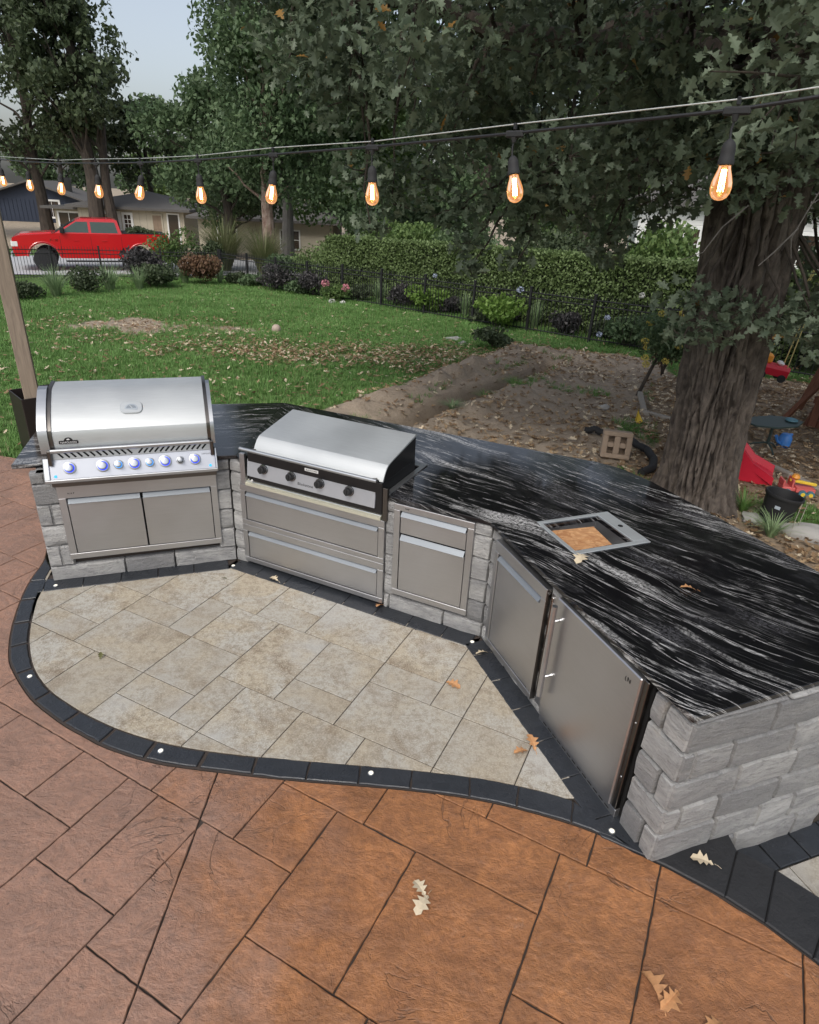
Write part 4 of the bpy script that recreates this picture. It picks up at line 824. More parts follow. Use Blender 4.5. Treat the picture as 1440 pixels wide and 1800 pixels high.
gx = np.concatenate([[-400, -200, -110, -70, -48, -36, -28, -22, -18, -15], np.arange(-13, -3, .16), np.arange(-3, 6.5, .07), np.arange(6.5, 12, .16), [13, 15, 18, 22, 28, 36, 48, 70, 110, 200, 400]])
gy = np.concatenate([[-200, -60, -20, -8, 0, 2, 3], np.arange(3.4, 16, .07), np.arange(16, 27, .2), [27.5, 28.5, 30, 32, 34, 36, 38, 42, 46, 52, 60, 80, 110, 160, 240, 420]])
GX, GY = np.meshgrid(gx, gy); GZ = HT(GX, GY); nx, ny = len(gx), len(gy)
me = bpy.data.meshes.new('ground'); co = np.stack([GX, GY, GZ], -1).reshape(-1, 3)
idx = np.arange(nx*ny).reshape(ny, nx); q = np.stack([idx[:-1, :-1], idx[:-1, 1:], idx[1:, 1:], idx[1:, :-1]], -1).reshape(-1, 4)
me.vertices.add(len(co)); me.loops.add(q.size); me.polygons.add(len(q)); me.vertices.foreach_set('co', co.astype(np.float32).ravel()); me.loops.foreach_set('vertex_index', q.astype(np.int32).ravel())
me.polygons.foreach_set('loop_start', (np.arange(len(q))*4).astype(np.int32)); me.update(calc_edges=True)
ca = me.color_attributes.new('soil', 'FLOAT_COLOR', 'POINT'); cc = np.zeros((len(co), 4), np.float32); cc[:, 0] = soilmask(co[:, 0], co[:, 1]); cc[:, 1] = mulchmask(co[:, 0], co[:, 1]); cc[:, 0] = np.maximum(cc[:, 0], np.where(co[:, 1] > 36, .62, 0)); cc[:, 3] = 1; ca.data.foreach_set('color', cc.ravel())
ground = finish('ground', me, M['yard'], smooth=True, angle=60); ground['kind'] = 'structure'
# street beyond the fence
RD = R_(26.6); rd = Vector((math.cos(RD), math.sin(RD))); rn = Vector((-rd.y, rd.x)); sc_ = Vector((-13.6, 29.0)); st = MB(); vs = []; fs = []
for i in range(60):
    for j in range(5):
        p = sc_+rd*(-60+i*1.6)+rn*(-2.4+j*2.0); vs.append((p.x, p.y, float(gz(np.array(p.y)))+.045+.0))
for i in range(59):
    for j in range(4): a = i*5+j; fs.append((a, a+5, a+6, a+1))
st.add(vs, fs).build('street', M['street'], kind='structure')

# ------------------------------------------------------------------ lawn grass and fallen leaves
def sample(n, x0, x1, y0, y1, dens, rg=rng):
    X = rg.uniform(x0, x1, n); Y = rg.uniform(y0, y1, n); k = rg.uniform(0, 1, n) < dens(X, Y); return X[k], Y[k]
TUFT_V = []; TUFT_F = []
for k in range(7):
    a = k*2.4; r = .012+.006*(k % 3); lean = .25+.12*(k % 4); cx, cy = r*math.cos(a), r*math.sin(a); dx, dy = math.cos(a), math.sin(a); b = len(TUFT_V); ww = .0042
    TUFT_V += [(cx-dy*ww, cy+dx*ww, 0), (cx+dy*ww, cy-dx*ww, 0), (cx+dx*lean*.04+dy*ww*.8, cy+dy*lean*.04-dx*ww*.8, .035), (cx+dx*lean*.04-dy*ww*.8, cy+dy*lean*.04+dx*ww*.8, .035), (cx+dx*lean*.10, cy+dy*lean*.10, .062)]
    TUFT_F += [(b, b+1, b+2, b+3), (b+3, b+2, b+4)]
def gdens(X, Y):
    bad = inpoly(X, Y, [(p[0], p[1]) for p in PATIO]) | ((Y < 5.6) & (X > -3.4)) ; s = np.maximum(soilmask(X, Y), mulchmask(X, Y)); d = np.clip(1-s*1.35, 0, 1)
    edge = (Y-14.95)+.935*(X-5.6) ; return d*(~bad)*np.clip(1.15-.035*np.maximum(Y-6, 0), .35, 1)*((X*.8+Y) > 1)
X, Y = sample(125000, -12.5, 8, 5.0, 27, gdens); zz = HT(X, Y); Rm = rots(len(X), .12); sc = rng.uniform(.55, 1.35, len(X))*(1+.045*np.maximum(Y-8, 0))
scatter('lawn_grass', TUFT_V, TUFT_F, Rm, sc, np.stack([X, Y, zz-.004], -1), M['blade'], kind='stuff')
def ldens(X, Y):
    bad = inpoly(X, Y, [(p[0], p[1]) for p in PATIO]) | (inpoly(X, Y, core)) | ((Y < 5.0) & (X > -3.6) & (X < 1.95)); m = mulchmask(X, Y); s = soilmask(X, Y)
    band = np.clip(1.35-np.hypot((X+1.2)/4.4, (Y-12.9)/1.3)+(vn(X, Y, 1.2, 3)-.5)*.8, 0, 1); band = np.maximum(band, np.clip(1.1-np.hypot((X+3.8)/1.4, (Y-12.6)/.8)+(vn(X, Y, 1.2, 3)-.5), 0, 1)*.8)
    near_ = np.clip(1.1-np.hypot((X-2.9)/1.6, (Y-7.6)/2.2), 0, 1)*.9; ridge = np.exp(-(pl_dist(X, Y, RIDGE)/.4)**2)
    d = .06+m*.9+band*.95+near_+s*.55*(vn(X, Y, 1.7, 8))*(1-ridge*.85); return np.where(bad, 0, np.clip(d, 0, 1))
X, Y = sample(66000, -9, 12.5, 4.0, 17, ldens); zz = HT(X, Y)
scatter('leaf_litter', *LITTER, rots(len(X), .30), rng.uniform(.06, .135, len(X))*rng.uniform(.7, 1, len(X)), np.stack([X, Y, zz+.012+rng.uniform(0, .02, len(X))+.04*(np.maximum(soilmask(X, Y), mulchmask(X, Y)) < .5)], -1), M['litter'], kind='stuff')
X, Y = sample(1600, -12, 6, 17, 26, lambda X, Y: np.full(X.shape, .30)); zz = HT(X, Y)
scatter('leaf_litter', *SIMPLE, rots(len(X), .3), rng.uniform(.08, .13, len(X)), np.stack([X, Y, zz+.05], -1), M['litter'], kind='stuff')
# single leaves on the paving and counter
def fallen(x, y, z, s, rz, mk, lab, tilt=(.06, .05), curl=OAKDRY):
    me = bpy.data.meshes.new('fallen_leaf'); X_ = Matrix.Rotation(rz, 4, 'Z') @ Matrix.Rotation(tilt[0], 4, 'X') @ Matrix.Rotation(tilt[1], 4, 'Y') @ Matrix.Diagonal((s*1.15, s, s*.6, 1))
    V = [X_ @ Vector(v) for v in curl[0]]; lo_ = min(v.z for v in V); V = [v-Vector((0, 0, lo_)) for v in V]
    ax_ = [X_ @ Vector((0, -.5-.35*t, -.2*t*t)) - Vector((0, 0, lo_)) for t in (0, .5, 1)]; b = len(V); F = [list(f) for f in curl[1]]
    for p in ax_: V += [p+Vector((.0014, 0, .001)), p+Vector((-.0014, 0, .001))]
    F += [[b, b+1, b+3, b+2], [b+2, b+3, b+5, b+4]]
    me.from_pydata([tuple(v) for v in V], [], F); me.update(); o = finish('fallen_leaf', me, M[mk], smooth=False); o.location = (x, y, z+.001); o['label'] = lab; o['category'] = 'leaf'; o['group'] = 'fallen leaves on the paving and counter'; return o
fallen(.129, 1.757, .003, .085, .6, 'drypale', 'upper leaf of the pale pair on the rust coloured paving in front'); fallen(.139, 1.685, .003, .10, 2.6, 'drypale', 'lower, broader leaf of the pale pair on the rust coloured paving')
fallen(1.43, 1.948, .014, .10, 1.2, 'drypale', 'pale lobed leaf on the black edging by the near stone corner'); fallen(1.03, 1.41, .003, .12, .3, 'drybrown', 'large curled brown leaf at the bottom of the rust paving', (.12, .35), OAKCURL); fallen(1.08, 1.36, .003, .10, 2.2, 'drybrown', 'crumpled brown leaf lying against the large curled one', (-.15, -.3), OAKCURL)
fallen(1.221, 1.29, .003, .09, 2.0, 'drybrown', 'light brown leaf cut by the lower frame edge right of the curled one', (.3, .3)); fallen(.322, 3.051, .009, .10, 4.2, 'drybrown', 'orange brown leaf on a tile in front of the sink door'); fallen(.742, 2.60, .012, .10, .3, 'drybrown', 'right leaf of the brown pair on the black pavers by the refrigerator', (.4, .2)); fallen(.675, 2.545, .010, .09, 1.9, 'drybrown', 'left leaf of the brown pair on the tiles by the refrigerator', (.2, .3))
fallen(.527, 3.373, .013, .09, 1.8, 'drypale', 'narrow pale leaf on the black pavers below the sink door', (.1, .5)); fallen(-1.013, 4.133, .013, .085, .9, 'drypale', 'pale leaf at the foot of the long drawers'); fallen(-.179, 3.837, .013, .08, 2.4, 'drybrown', 'brown curled leaf at the foot of the wall between the two drawer cabinets', (.4, .4))
fallen(-1.892, 3.141, .009, .05, .2, 'dryolive', 'tiny olive leaf alone on the left tiles', (.6, .5)); fallen(-1.389, 4.113, .009, .045, 1.4, 'dryolive', 'tiny dark leaf on the tiles near the left inner corner', (.2, .5))
fallen(.98, 3.128, ZT, .115, 2.5, 'drypale', 'pale broad leaf on the granite in front of the sink', (.03, .03)); fallen(1.495, 2.872, ZT, .085, 1.4, 'drybrown', 'curled orange leaf in the middle of the black granite', (.2, .3))

# ------------------------------------------------------------------ plants
def shrub(name, label, x, y, r, h, mat, n, ls, group=None, cat='shrub', flowers=(), shape=QUAD, base=0, stems=5, flat=1.0):
    z = Hs(x, y)+base; root = thing(name, label, cat, (x, y, z), group); rg = np.random.default_rng(abs(hash((round(x*100), round(y*100)))) % 99999)
    nb = 9; B = [(rg.uniform(-.55, .55)*r, rg.uniform(-.55, .55)*r, h*rg.uniform(.35, .72), r*rg.uniform(.38, .6)) for _ in range(nb)]; T = []
    for bx, by, bz, br in B:
        m = n//nb; d = rg.normal(size=(m, 3)); d /= np.linalg.norm(d, axis=1)[:, None]; rr = br*rg.uniform(.35, 1.05, m)**.6
        T.append(np.stack([bx+d[:, 0]*rr, by+d[:, 1]*rr, np.maximum(.03, bz+d[:, 2]*rr*flat*h/(2*r)*1.1)], -1))
    T = np.concatenate(T)+[x, y, z]; scatter('foliage', *shape, rots(len(T), 1, rg), rg.uniform(.7, 1.3, len(T))*ls, T, mat, root)
    sm = MB()
    for k in range(stems): a = rg.uniform(0, 6.28); sm.tube([(x, y, z-.1), (x+r*.25*math.cos(a), y+r*.25*math.sin(a), z+h*.3), (x+r*.5*math.cos(a), y+r*.5*math.sin(a), z+h*.6)], [.012, .01, .005], 5)
    sm.build('stem', M['bark2'], root)
    for fx, fy, fz, fr_, fm in flowers:
        dd = rg.normal(size=(70, 3)); dd /= np.linalg.norm(dd, axis=1)[:, None]; dd[:, 2] *= .8
        scatter('flower_head', *QUAD, rots(70, 1, rg), rg.uniform(.8, 1.2, 70)*fr_*.6, dd*fr_+[x+fx, y+fy, z+fz], M[fm], root)
    return root
def clump(name, label, x, y, r, h, mat, n, wd=.012, group=None, base=0):
    z = Hs(x, y)+base; root = thing(name, label, 'grass', (x, y, z), group); rg = np.random.default_rng(abs(hash((round(x*100)+7, round(y*100)))) % 99999); vs = []; fs = []
    for k in range(n):
        a = rg.uniform(0, 6.283); L = h*rg.uniform(.65, 1.1); out = r*rg.uniform(.2, 1.15); c, s = math.cos(a), math.sin(a); px, py = x+c*r*.12, y+s*r*.12; b = len(vs)
        for t in (0, .35, .7, 1.0):
            dd = out*t**1.8; hz = L*(t-.32*t**3*(out/r)); ww = wd*(1-t*.85)
            vs += [(px+c*dd-s*ww, py+s*dd+c*ww, z+hz), (px+c*dd+s*ww, py+s*dd-c*ww, z+hz)]
        fs += [(b, b+1, b+3, b+2), (b+2, b+3, b+5, b+4), (b+4, b+5, b+7, b+6)]
    MB().add(vs, fs).build('blades', mat, root, smooth=False); return root
GB = 'plants in the bed along the fence'
clump('ornamental_grass', 'tall pale green grass clump at the far left of the fence bed', -10.7, 19.4, .65, 1.0, M['blade_pale'], 190, .014, GB); clump('ornamental_grass', 'pale grass clump in front of the truck cab', -10.3, 22.0, .7, 1.0, M['blade_pale'], 170, .015, GB); clump('ornamental_grass', 'pale grass clump between two dark shrubs below the truck bed', -9.55, 22.6, .6, .95, M['blade_pale'], 150, .015, GB)
clump('ornamental_grass', 'short pale grass clump right of the large dark shrub by the truck', -8.9, 25.2, .55, .9, M['blade_pale'], 130, .016, GB); clump('ornamental_grass', 'bright arching grass clump by the pink flowers', -1.35, 21.9, .5, .95, M['blade_pale'], 130, .014, GB); clump('ornamental_grass', 'bright grass clump left of the lime hydrangea', 1.35, 19.9, .4, .85, M['blade_pale'], 120, .012, GB)
clump('ornamental_grass', 'wispy grass clump in front of the hedge right of the lime hydrangea', 3.2, 18.3, .45, .9, M['blade_pale'], 130, .011, GB); clump('ornamental_grass', 'thin tall grass right of the rusty maple', -7.9, 26.3, .4, .9, M['blade_pale'], 60, .014, GB); clump('ornamental_grass', 'thin grass tuft at the right end of the fence bed', 4.9, 16.0, .3, .55, M['blade_pale'], 60, .01, GB)
P = lambda *a, **k: shrub(*a, group=GB, **k)
P('dark_shrub', 'low dark shrub at the foot of the leftmost grass clump', -11.2, 18.5, .6, .55, M['leaf_dark'], 1500, .09); P('dark_shrub', 'dark green shrub between the leftmost grass clumps', -10.5, 20.9, .65, .8, M['leaf_dark'], 1700, .09); P('dark_shrub', 'large dark shrub standing before the truck bed', -9.7, 23.9, .95, 1.35, M['leaf_purple'], 3000, .12); P('dark_shrub', 'low dark shrub right of the grass clumps below the truck', -9.3, 23.2, .8, .9, M['leaf_dark'], 2000, .11)
P('japanese_maple', 'rust brown domed maple left of the fence corner', -8.35, 25.4, .85, 1.05, M['leaf_rust'], 2600, .11, cat_='x') if False else shrub('japanese_maple', 'rust brown domed maple left of the fence corner', -8.35, 25.4, .95, 1.15, M['leaf_rust'], 2800, .11, GB)
for i, (x, y, r, h, mk, lab) in enumerate([(-7.2, 26.0, .45, .5, 'leaf_dark', 'small dark plant right of the rusty maple'), (-6.4, 25.4, .5, .55, 'leaf_mid', 'green flowering plant with pale heads near the birch trunk'), (-5.4, 24.3, .8, 1.0, 'leaf_purple', 'grey purple shrub below the birch trunk'), (-4.4, 23.5, .45, .55, 'leaf_mid', 'small green plant between two grey purple shrubs'),
    (-3.7, 23.3, .75, .95, 'leaf_purple', 'grey purple shrub left of the pink flowers'), (-2.05, 22.5, .6, .6, 'leaf_dark', 'dark shrub behind the arching grass'), (-.4, 21.4, .7, .8, 'leaf_purple', 'dark purple shrub left of the lime hydrangea'), (2.35, 18.9, .6, .75, 'leaf_purple', 'grey shrub between the hydrangea and the wispy grass'),
    (4.0, 17.3, .6, .7, 'leaf_purple', 'grey purple shrub near the blue flowers'), (.95, 20.3, .45, .6, 'leaf_purple', 'dark shrub right of the lime hydrangea'), (4.9, 16.9, .5, .6, 'leaf_dark', 'dark low shrub at the right end of the hedge'), (1.85, 18.7, .5, .5, 'leaf_dark', 'dark low plant under the second hydrangea')]): P('low_shrub', lab, x, y, r, h, M[mk], 1500, .10)
P('flowering_plant', 'plant with two round pink heads in front of the fence', -2.75, 21.9, .6, .6, M['leaf_bright'], 1000, .10, cat='plant', flowers=[(-.35, -.2, .62, .12, 'pink'), (.32, -.3, .52, .13, 'pink'), (-.1, -.5, .1, .10, 'whitef'), (.25, -.55, .08, .09, 'whitef')])
P('hydrangea', 'lime green hydrangea with one blue head', .25, 20.3, .75, .85, M['leaf_lime'], 1500, .13, cat='plant', flowers=[(.15, 0, 1.12, .065, 'bluef')]); P('hydrangea', 'bright green hydrangea with a violet head in the middle of the bed', 2.1, 17.7, .85, .95, M['leaf_lime'], 1500, .12, cat='plant', flowers=[(.5, -.1, 1.08, .085, 'bluef')])
P('hydrangea', 'tall green hydrangea with white and blue heads at the right end of the bed', 5.0, 15.6, .7, .9, M['leaf_mid'], 1500, .11, cat='plant', flowers=[(.1, -.1, 1.25, .07, 'whitef'), (-.6, -.1, .72, .065, 'bluef'), (-.75, -.2, .35, .065, 'bluef')])
P('weed_clump', 'dark green weeds at the head of the soil trench', 1.75, 14.7, .55, .5, M['leaf_dark'], 1300, .09)
# potted mum on a stalk near the play area
_f = [(.48*math.cos(a)*q-.05, -.40*abs(math.sin(a*1.3))*q-.1, h_, .055, 'yellowf') for a, q, h_ in ((2.6, 1, .75), (3.0, 1.05, .5), (3.3, 1, .25), (2.2, .9, .9), (1.5, .9, .45), (1.2, 1, .7), (1.8, 1, .2), (2.4, 1, .35), (2.0, .8, .6), (.7, 1, .4), (.4, 1, .75), (2.8, .8, .1), (1.1, .8, .15), (1.6, .9, .95))]
mum = shrub('yellow_mum', 'bushy yellow flowering plant leaning over a bare stalk by the oak trunk', 4.15, 10.75, .60, .95, M['leaf_mid'], 3600, .065, None, 'plant', base=.50, flowers=_f)
MB().tube([(3.82, 10.85, -.25), (3.9, 10.8, .1), (4.0, 10.75, .5), (4.05, 10.72, .75)], [.035, .03, .028, .02], 8).build('stalk', M['bark2'], mum)
shrub('bronze_bush', 'reddish feathery bush behind the yellow flowering plant', 4.6, 12.0, .6, 1.1, M['leaf_rust'], 900, .09, None, base=.2)
# plants behind the fence
clump('plume_grass', 'big tawny plume grass behind the fence left of the birch', -8.9, 30.6, 1.7, 2.5, M['blade_tan'], 620, .02, 'plume grasses behind the fence'); clump('plume_grass', 'second tawny plume grass behind the fence at the birch trunk', -7.0, 30.0, 1.5, 2.3, M['blade_tan'], 480, .02, 'plume grasses behind the fence')
shrub('loose_shrub', 'loose yellow green shrub at the tail of the truck', -10.7, 28.9, 1.1, 1.9, M['leaf_bright'], 2200, .13); shrub('loose_shrub', 'dark rounded shrub behind the fence corner', -9.4, 29.0, 1.0, 1.5, M['leaf_dark'], 2000, .13); shrub('loose_shrub', 'spreading yellow green shrub left of the clipped hedge', -3.6, 27.0, 1.9, 2.0, M['leaf_hedge'], 4500, .12); shrub('loose_shrub', 'low green shrub behind the fence right of the birch', -5.6, 28.2, 1.2, 1.2, M['leaf_mid'], 2500, .12)
# clipped hedge
hedge = thing('clipped_hedge', 'long clipped green hedge behind the black fence', 'hedge', (1.8, 20.8, -.6)); H0 = Vector((-3.2, 25.8)); H1 = Vector((8.6, 14.4)); hd = (H1-H0).normalized(); hn = Vector((-hd.y, hd.x)); HL = (H1-H0).length
n = 52000; t = rng.uniform(0, HL, n); face = rng.uniform(0, 1, n); wv = rng.uniform(-.65, .65, n); zt = rng.uniform(0, 1.95, n); dep = np.abs(rng.normal(0, .06, n))
lump = (vn(t, zt*1.0, 1.3, 4)-.5)*.16
off_ = np.where(face < .58, -.65+dep-lump, wv); hz = np.where(face < .58, zt, 1.95-dep+lump*.8+rng.normal(0, .03, n)); bx = H0.x+hd.x*t+hn.x*off_; by = H0.y+hd.y*t+hn.y*off_
scatter('leaves', *QUAD, rots(n, 1), rng.uniform(.07, .12, n), np.stack([bx, by, gz(by)+hz], -1), M['leaf_hedge'], hedge)
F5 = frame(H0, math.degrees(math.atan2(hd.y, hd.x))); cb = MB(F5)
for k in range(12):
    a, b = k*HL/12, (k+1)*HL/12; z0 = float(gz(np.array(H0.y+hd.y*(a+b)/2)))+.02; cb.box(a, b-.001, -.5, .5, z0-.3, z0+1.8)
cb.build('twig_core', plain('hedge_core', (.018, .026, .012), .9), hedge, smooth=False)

# ------------------------------------------------------------------ black metal fence
def fence(label, P, post_gap=1.83):
    root = thing('metal_fence', label, 'fence', (P[0][0], P[0][1], Hs(*P[0])), 'black metal fences round the yard'); pick = MB(); rails = MB(); first = True
    for (x0, y0), (x1, y1) in zip(P, P[1:]):
        L = math.dist((x0, y0), (x1, y1)); n = max(1, round(L/post_gap)); dx, dy = (x1-x0)/L, (y1-y0)/L; F = lambda s: (x0+dx*s, y0+dy*s)
        for k in range(n+1):
            if k == n and (x1, y1) != P[-1]: continue
            x, y = F(L*k/n); z = Hs(x, y); pm = MB(place(x, y, z, math.atan2(dy, dx))); pm.box(-.032, .032, -.032, .032, -.1, 1.15, .003); po = pm.build('post', M['blackm'], root)
            MB(place(x, y, z, math.atan2(dy, dx))).box(-.038, .038, -.038, .038, 1.151, 1.18, .01).build('post_cap', M['blackm'], po)
        for k in range(n):
            a, b = F(L*k/n), F(L*(k+1)/n); za, zb = Hs(*a), Hs(*b)
            for h in (.12, .90, 1.03): rails.tube([(a[0], a[1], za+h), (b[0], b[1], zb+h)], .015, 4)
            m = 17
            for i in range(1, m):
                t = i/m; x, y, z = a[0]+(b[0]-a[0])*t, a[1]+(b[1]-a[1])*t, za+(zb-za)*t; pick.tube([(x, y, z+.05), (x, y, z+1.10), (x, y, z+1.16)], [.0095, .0095, .002], 4, cap=False)
    rails.build('rail', M['blackm'], root, smooth=False); pick.build('pickets', M['blackm'], root, smooth=False, kind='stuff'); return root
fence('black picket fence in front of the red truck, running to the corner', [(-19.0, 19.2), (-14.6, 23.2), (-12.2, 25.6), (-8.2, 27.3)]); fence('long black picket fence in front of the clipped hedge', [(-8.1, 27.25), (5.6, 14.95), (9.5, 11.4)])
# ------------------------------------------------------------------ trees
def limb(mb, p0, p1, r0, r1, n=6, wob=.12, sd=0):
    p0, p1 = Vector(p0), Vector(p1); L = (p1-p0).length; pts = []; rs = []
    for i in range(n+1):
        t = i/n; o = Vector((noise.noise(Vector((t*3, sd, 0))), noise.noise(Vector((t*3, sd, 9))), noise.noise(Vector((t*3, sd, 5)))))*wob*L*math.sin(math.pi*min(1, t+.05)); pts.append(p0.lerp(p1, t)+o); rs.append(r0+(r1-r0)*t)
    mb.tube(pts, rs, 8); return pts
def bgtree(name, label, x, y, tr, h, crown, mat, n, ls, bark='bark2', nb=24, group=None, seed=1, zbase=None, shape=QUAD, hole=.0, lean=0, cat='tree'):
    """crown = (dx, dy, dz, rx, ry, rz): blobs fill this ellipsoid; a trunk with limbs carries it"""
    z = float(gz(np.array(float(y)))) if zbase is None else zbase; rg = np.random.default_rng(seed); root = thing(name, label, cat, (x, y, z), group); tk = MB()
    dx, dy, dz, rx, ry, rz = crown; top = Vector((x+lean*h, y, z+h)); base = Vector((x, y, z-.3))
    pts = [base.lerp(top, t)+Vector((rg.normal(0, .12)*tr*2, rg.normal(0, .1)*tr*2, 0))*min(1, t*3) for t in np.linspace(0, 1, 9)]; tk.tube(pts, [tr*(1.35-.3*min(1, t*6))*(1-.72*t) for t in np.linspace(0, 1, 9)], 10)
    B = []
    for k in range(nb):
        while True:
            v = rg.uniform(-1, 1, 3)
            if np.linalg.norm(v) <= 1: break
        v = v*(.55+.45*rg.random())/max(.35, np.linalg.norm(v)**.4); c = Vector((x+dx+v[0]*rx, y+dy+v[1]*ry, z+dz+v[2]*rz)); r = rg.uniform(.55, 1.05)*min(rx, rz)*.36; B.append((c, r))
        if k % 2 == 0:
            t0 = min(.95, max(.25, (c.z-z)/h-.22)); s = base.lerp(top, t0); limb(tk, s, c, tr*.30*(1-t0*.5), .02, 4, .1, k+seed)
    tk.build('trunk', M[bark], root); T = []; m = n//nb
    for c, r in B:
        d = rg.normal(size=(m, 3)); d /= np.linalg.norm(d, axis=1)[:, None]; rr = r*rg.uniform(.15, 1.15, m)**.55; T.append(np.stack([c.x+d[:, 0]*rr*1.25, c.y+d[:, 1]*rr*1.1, c.z+d[:, 2]*rr*.78], -1))
    T = np.concatenate(T); T = T[vn(T[:, 0]*1.0+T[:, 1]*.7, T[:, 2]*1.2, 1.1, seed) > hole]; scatter('crown', *shape, rots(len(T), 1, rg), rg.uniform(.6, 1.35, len(T))*ls, T, M[mat], root); return root
GT = 'trees beyond the yard'
bgtree('oak_tree', 'tall dark oak by the navy house at the left edge', -28.4, 52, .42, 17, (0, 0, 11.5, 7.0, 6, 7.2), 'leaf_dark', 19000, .34, group=GT, seed=3, nb=36, hole=.43)
bgtree('oak_tree', 'tall dark double trunk oak between the two houses', -22.6, 48, .50, 18, (-1.2, 0, 11.0, 4.0, 4.5, 8.0), 'leaf_dark', 15000, .33, group=GT, seed=5, nb=34, hole=.43)
t2 = bgtree('oak_tree', 'slim dark trunk leaning close to the double trunk oak', -21.7, 48.4, .36, 15, (-1.5, 0, 10.5, 4, 4, 6), 'leaf_dark', 5000, .40, group=GT, seed=8, nb=14, hole=.2)
bgtree('oak_tree', 'thinner dark tree above the roof of the beige house', -22.6, 58, .28, 9.5, (0, 0, 8.6, 3.9, 3, 4.6), 'leaf_dark', 7500, .40, group=GT, seed=6, nb=20, hole=.24)
bgtree('oak_tree', 'dark oak outside the left edge of the frame', -36, 50, .4, 16, (0, 0, 11, 7, 6, 7), 'leaf_dark', 9000, .45, group=GT, seed=9, nb=24)
bgtree('river_birch', 'large bright green tree with peeling pinkish trunk behind the fence', -7.0, 31.2, .28, 12, (1.3, .5, 7.6, 4.5, 3.6, 6.4), 'leaf_mid', 34000, .21, 'birch', nb=46, group=GT, seed=11, hole=.12)
bgtree('grey_tree', 'grey smooth trunk just right of the birch', -7.0, 35.5, .30, 12, (1.5, 0, 9, 5, 3, 6), 'leaf_mid', 14000, .24, 'pole', nb=30, group=GT, seed=12)
bgtree('broadleaf_tree', 'bright green tree whose shoulder stands left of the birch against the sky', -10.8, 38, .3, 7.5, (-.2, 0, 5.6, 3.7, 3, 4.3), 'leaf_mid', 14000, .26, nb=28, group=GT, seed=13)
bgtree('broadleaf_tree', 'low green tree hanging over the beige house', -11.8, 42.5, .22, 6.5, (0, 0, 4.0, 3.6, 2.5, 3.0), 'leaf_mid', 8000, .25, nb=18, group=GT, seed=14)
bgtree('yellowing_tree', 'yellow green tree behind the gap between the houses', -26, 76, .3, 8, (0, 0, 5.5, 6, 3, 4.5), 'leaf_bright', 7000, .4, nb=18, group=GT, seed=15); bgtree('far_tree', 'dull green tree behind the navy house', -44, 86, .4, 9, (0, 0, 6, 9, 3, 5.5), 'leaf_mid', 9000, .5, nb=20, group=GT, seed=16); bgtree('far_tree', 'dull green tree behind the beige house', -16, 74, .4, 9, (0, 0, 5.6, 7, 3, 5), 'leaf_mid', 9000, .45, nb=20, group=GT, seed=17)
for i, (x, y, cr, mk, lab) in enumerate([(-2.6, 37, (0, 0, 7, 5, 4, 6.2), 'leaf_bright', 'bright tree behind the left end of the hedge'), (2.8, 34, (0, 0, 7, 4.5, 4, 6.0), 'leaf_mid', 'green tree behind the middle of the hedge'), (7.6, 33, (0, 0, 7.5, 4.5, 4, 6.5), 'leaf_bright', 'bright tree behind the right part of the hedge'), (12.5, 35, (0, 0, 8, 5, 4, 7), 'leaf_mid', 'green tree left of the white house'),
    (18, 38, (0, 0, 9, 6, 4, 8), 'leaf_mid', 'tall green tree behind the white house'), (25, 40, (0, 0, 9, 7, 4, 8), 'leaf_mid', 'tall green tree right of the white house'), (0, 50, (0, 0, 5.5, 9, 4, 5.0), 'leaf_mid', 'far green tree behind the hedge trees on the left'), (14, 55, (0, 0, 10, 10, 4, 9), 'leaf_mid', 'far green tree behind the hedge trees on the right'), (-7, 52, (1, 0, 8, 6, 4, 7), 'leaf_mid', 'far green tree behind the birch')]):
    bgtree('broadleaf_tree', lab, x, y, .3, cr[2]+cr[5]*.7, cr, mk, 13500, .26 if y < 45 else .38, nb=28, group=GT, seed=30+i, hole=.36)
for i, (x, y, r, h, mk, lab) in enumerate([(-5, 62, 6.5, 8, 'leaf_mid', 'far bushy mass behind the birch'), (5, 60, 7, 9, 'leaf_dark', 'far bushy mass left of centre behind the hedge'), (15, 58, 7, 9, 'leaf_mid', 'far bushy mass behind the hanging oak leaves'), (26, 60, 7, 10, 'leaf_dark', 'far bushy mass beyond the white house'), (10, 47, 5, 6, 'leaf_mid', 'far lower bushes between the hedge trees'), (-1, 46, 5, 5.5, 'leaf_mid', 'far lower bushes left of the hedge trees'), (4.4, 24.5, 1.9, 2.6, 'leaf_dark', 'dark bush above the hedge left of the oak'), (7.2, 21.5, 1.6, 2.9, 'leaf_bright', 'yellow green bush above the hedge beside the oak trunk'), (-.5, 29.5, 2.2, 3.0, 'leaf_bright', 'bright bush above the left part of the hedge'), (1.9, 27.5, 1.8, 2.7, 'leaf_mid', 'green bush above the middle of the hedge'), (11.5, 15.5, 2.4, 3.2, 'leaf_dark', 'dark bush behind the play set'), (9.4, 14.2, 1.5, 1.9, 'leaf_dark', 'dark low bush behind the hanging toy car'), (14.5, 17, 2.5, 3.5, 'leaf_dark', 'dark bush beyond the right edge')]): shrub('background_bush', lab, x, y, r, h, M[mk], 6000 if y < 40 else 9000, .17 if y < 40 else .42, 'bushes behind the fence')
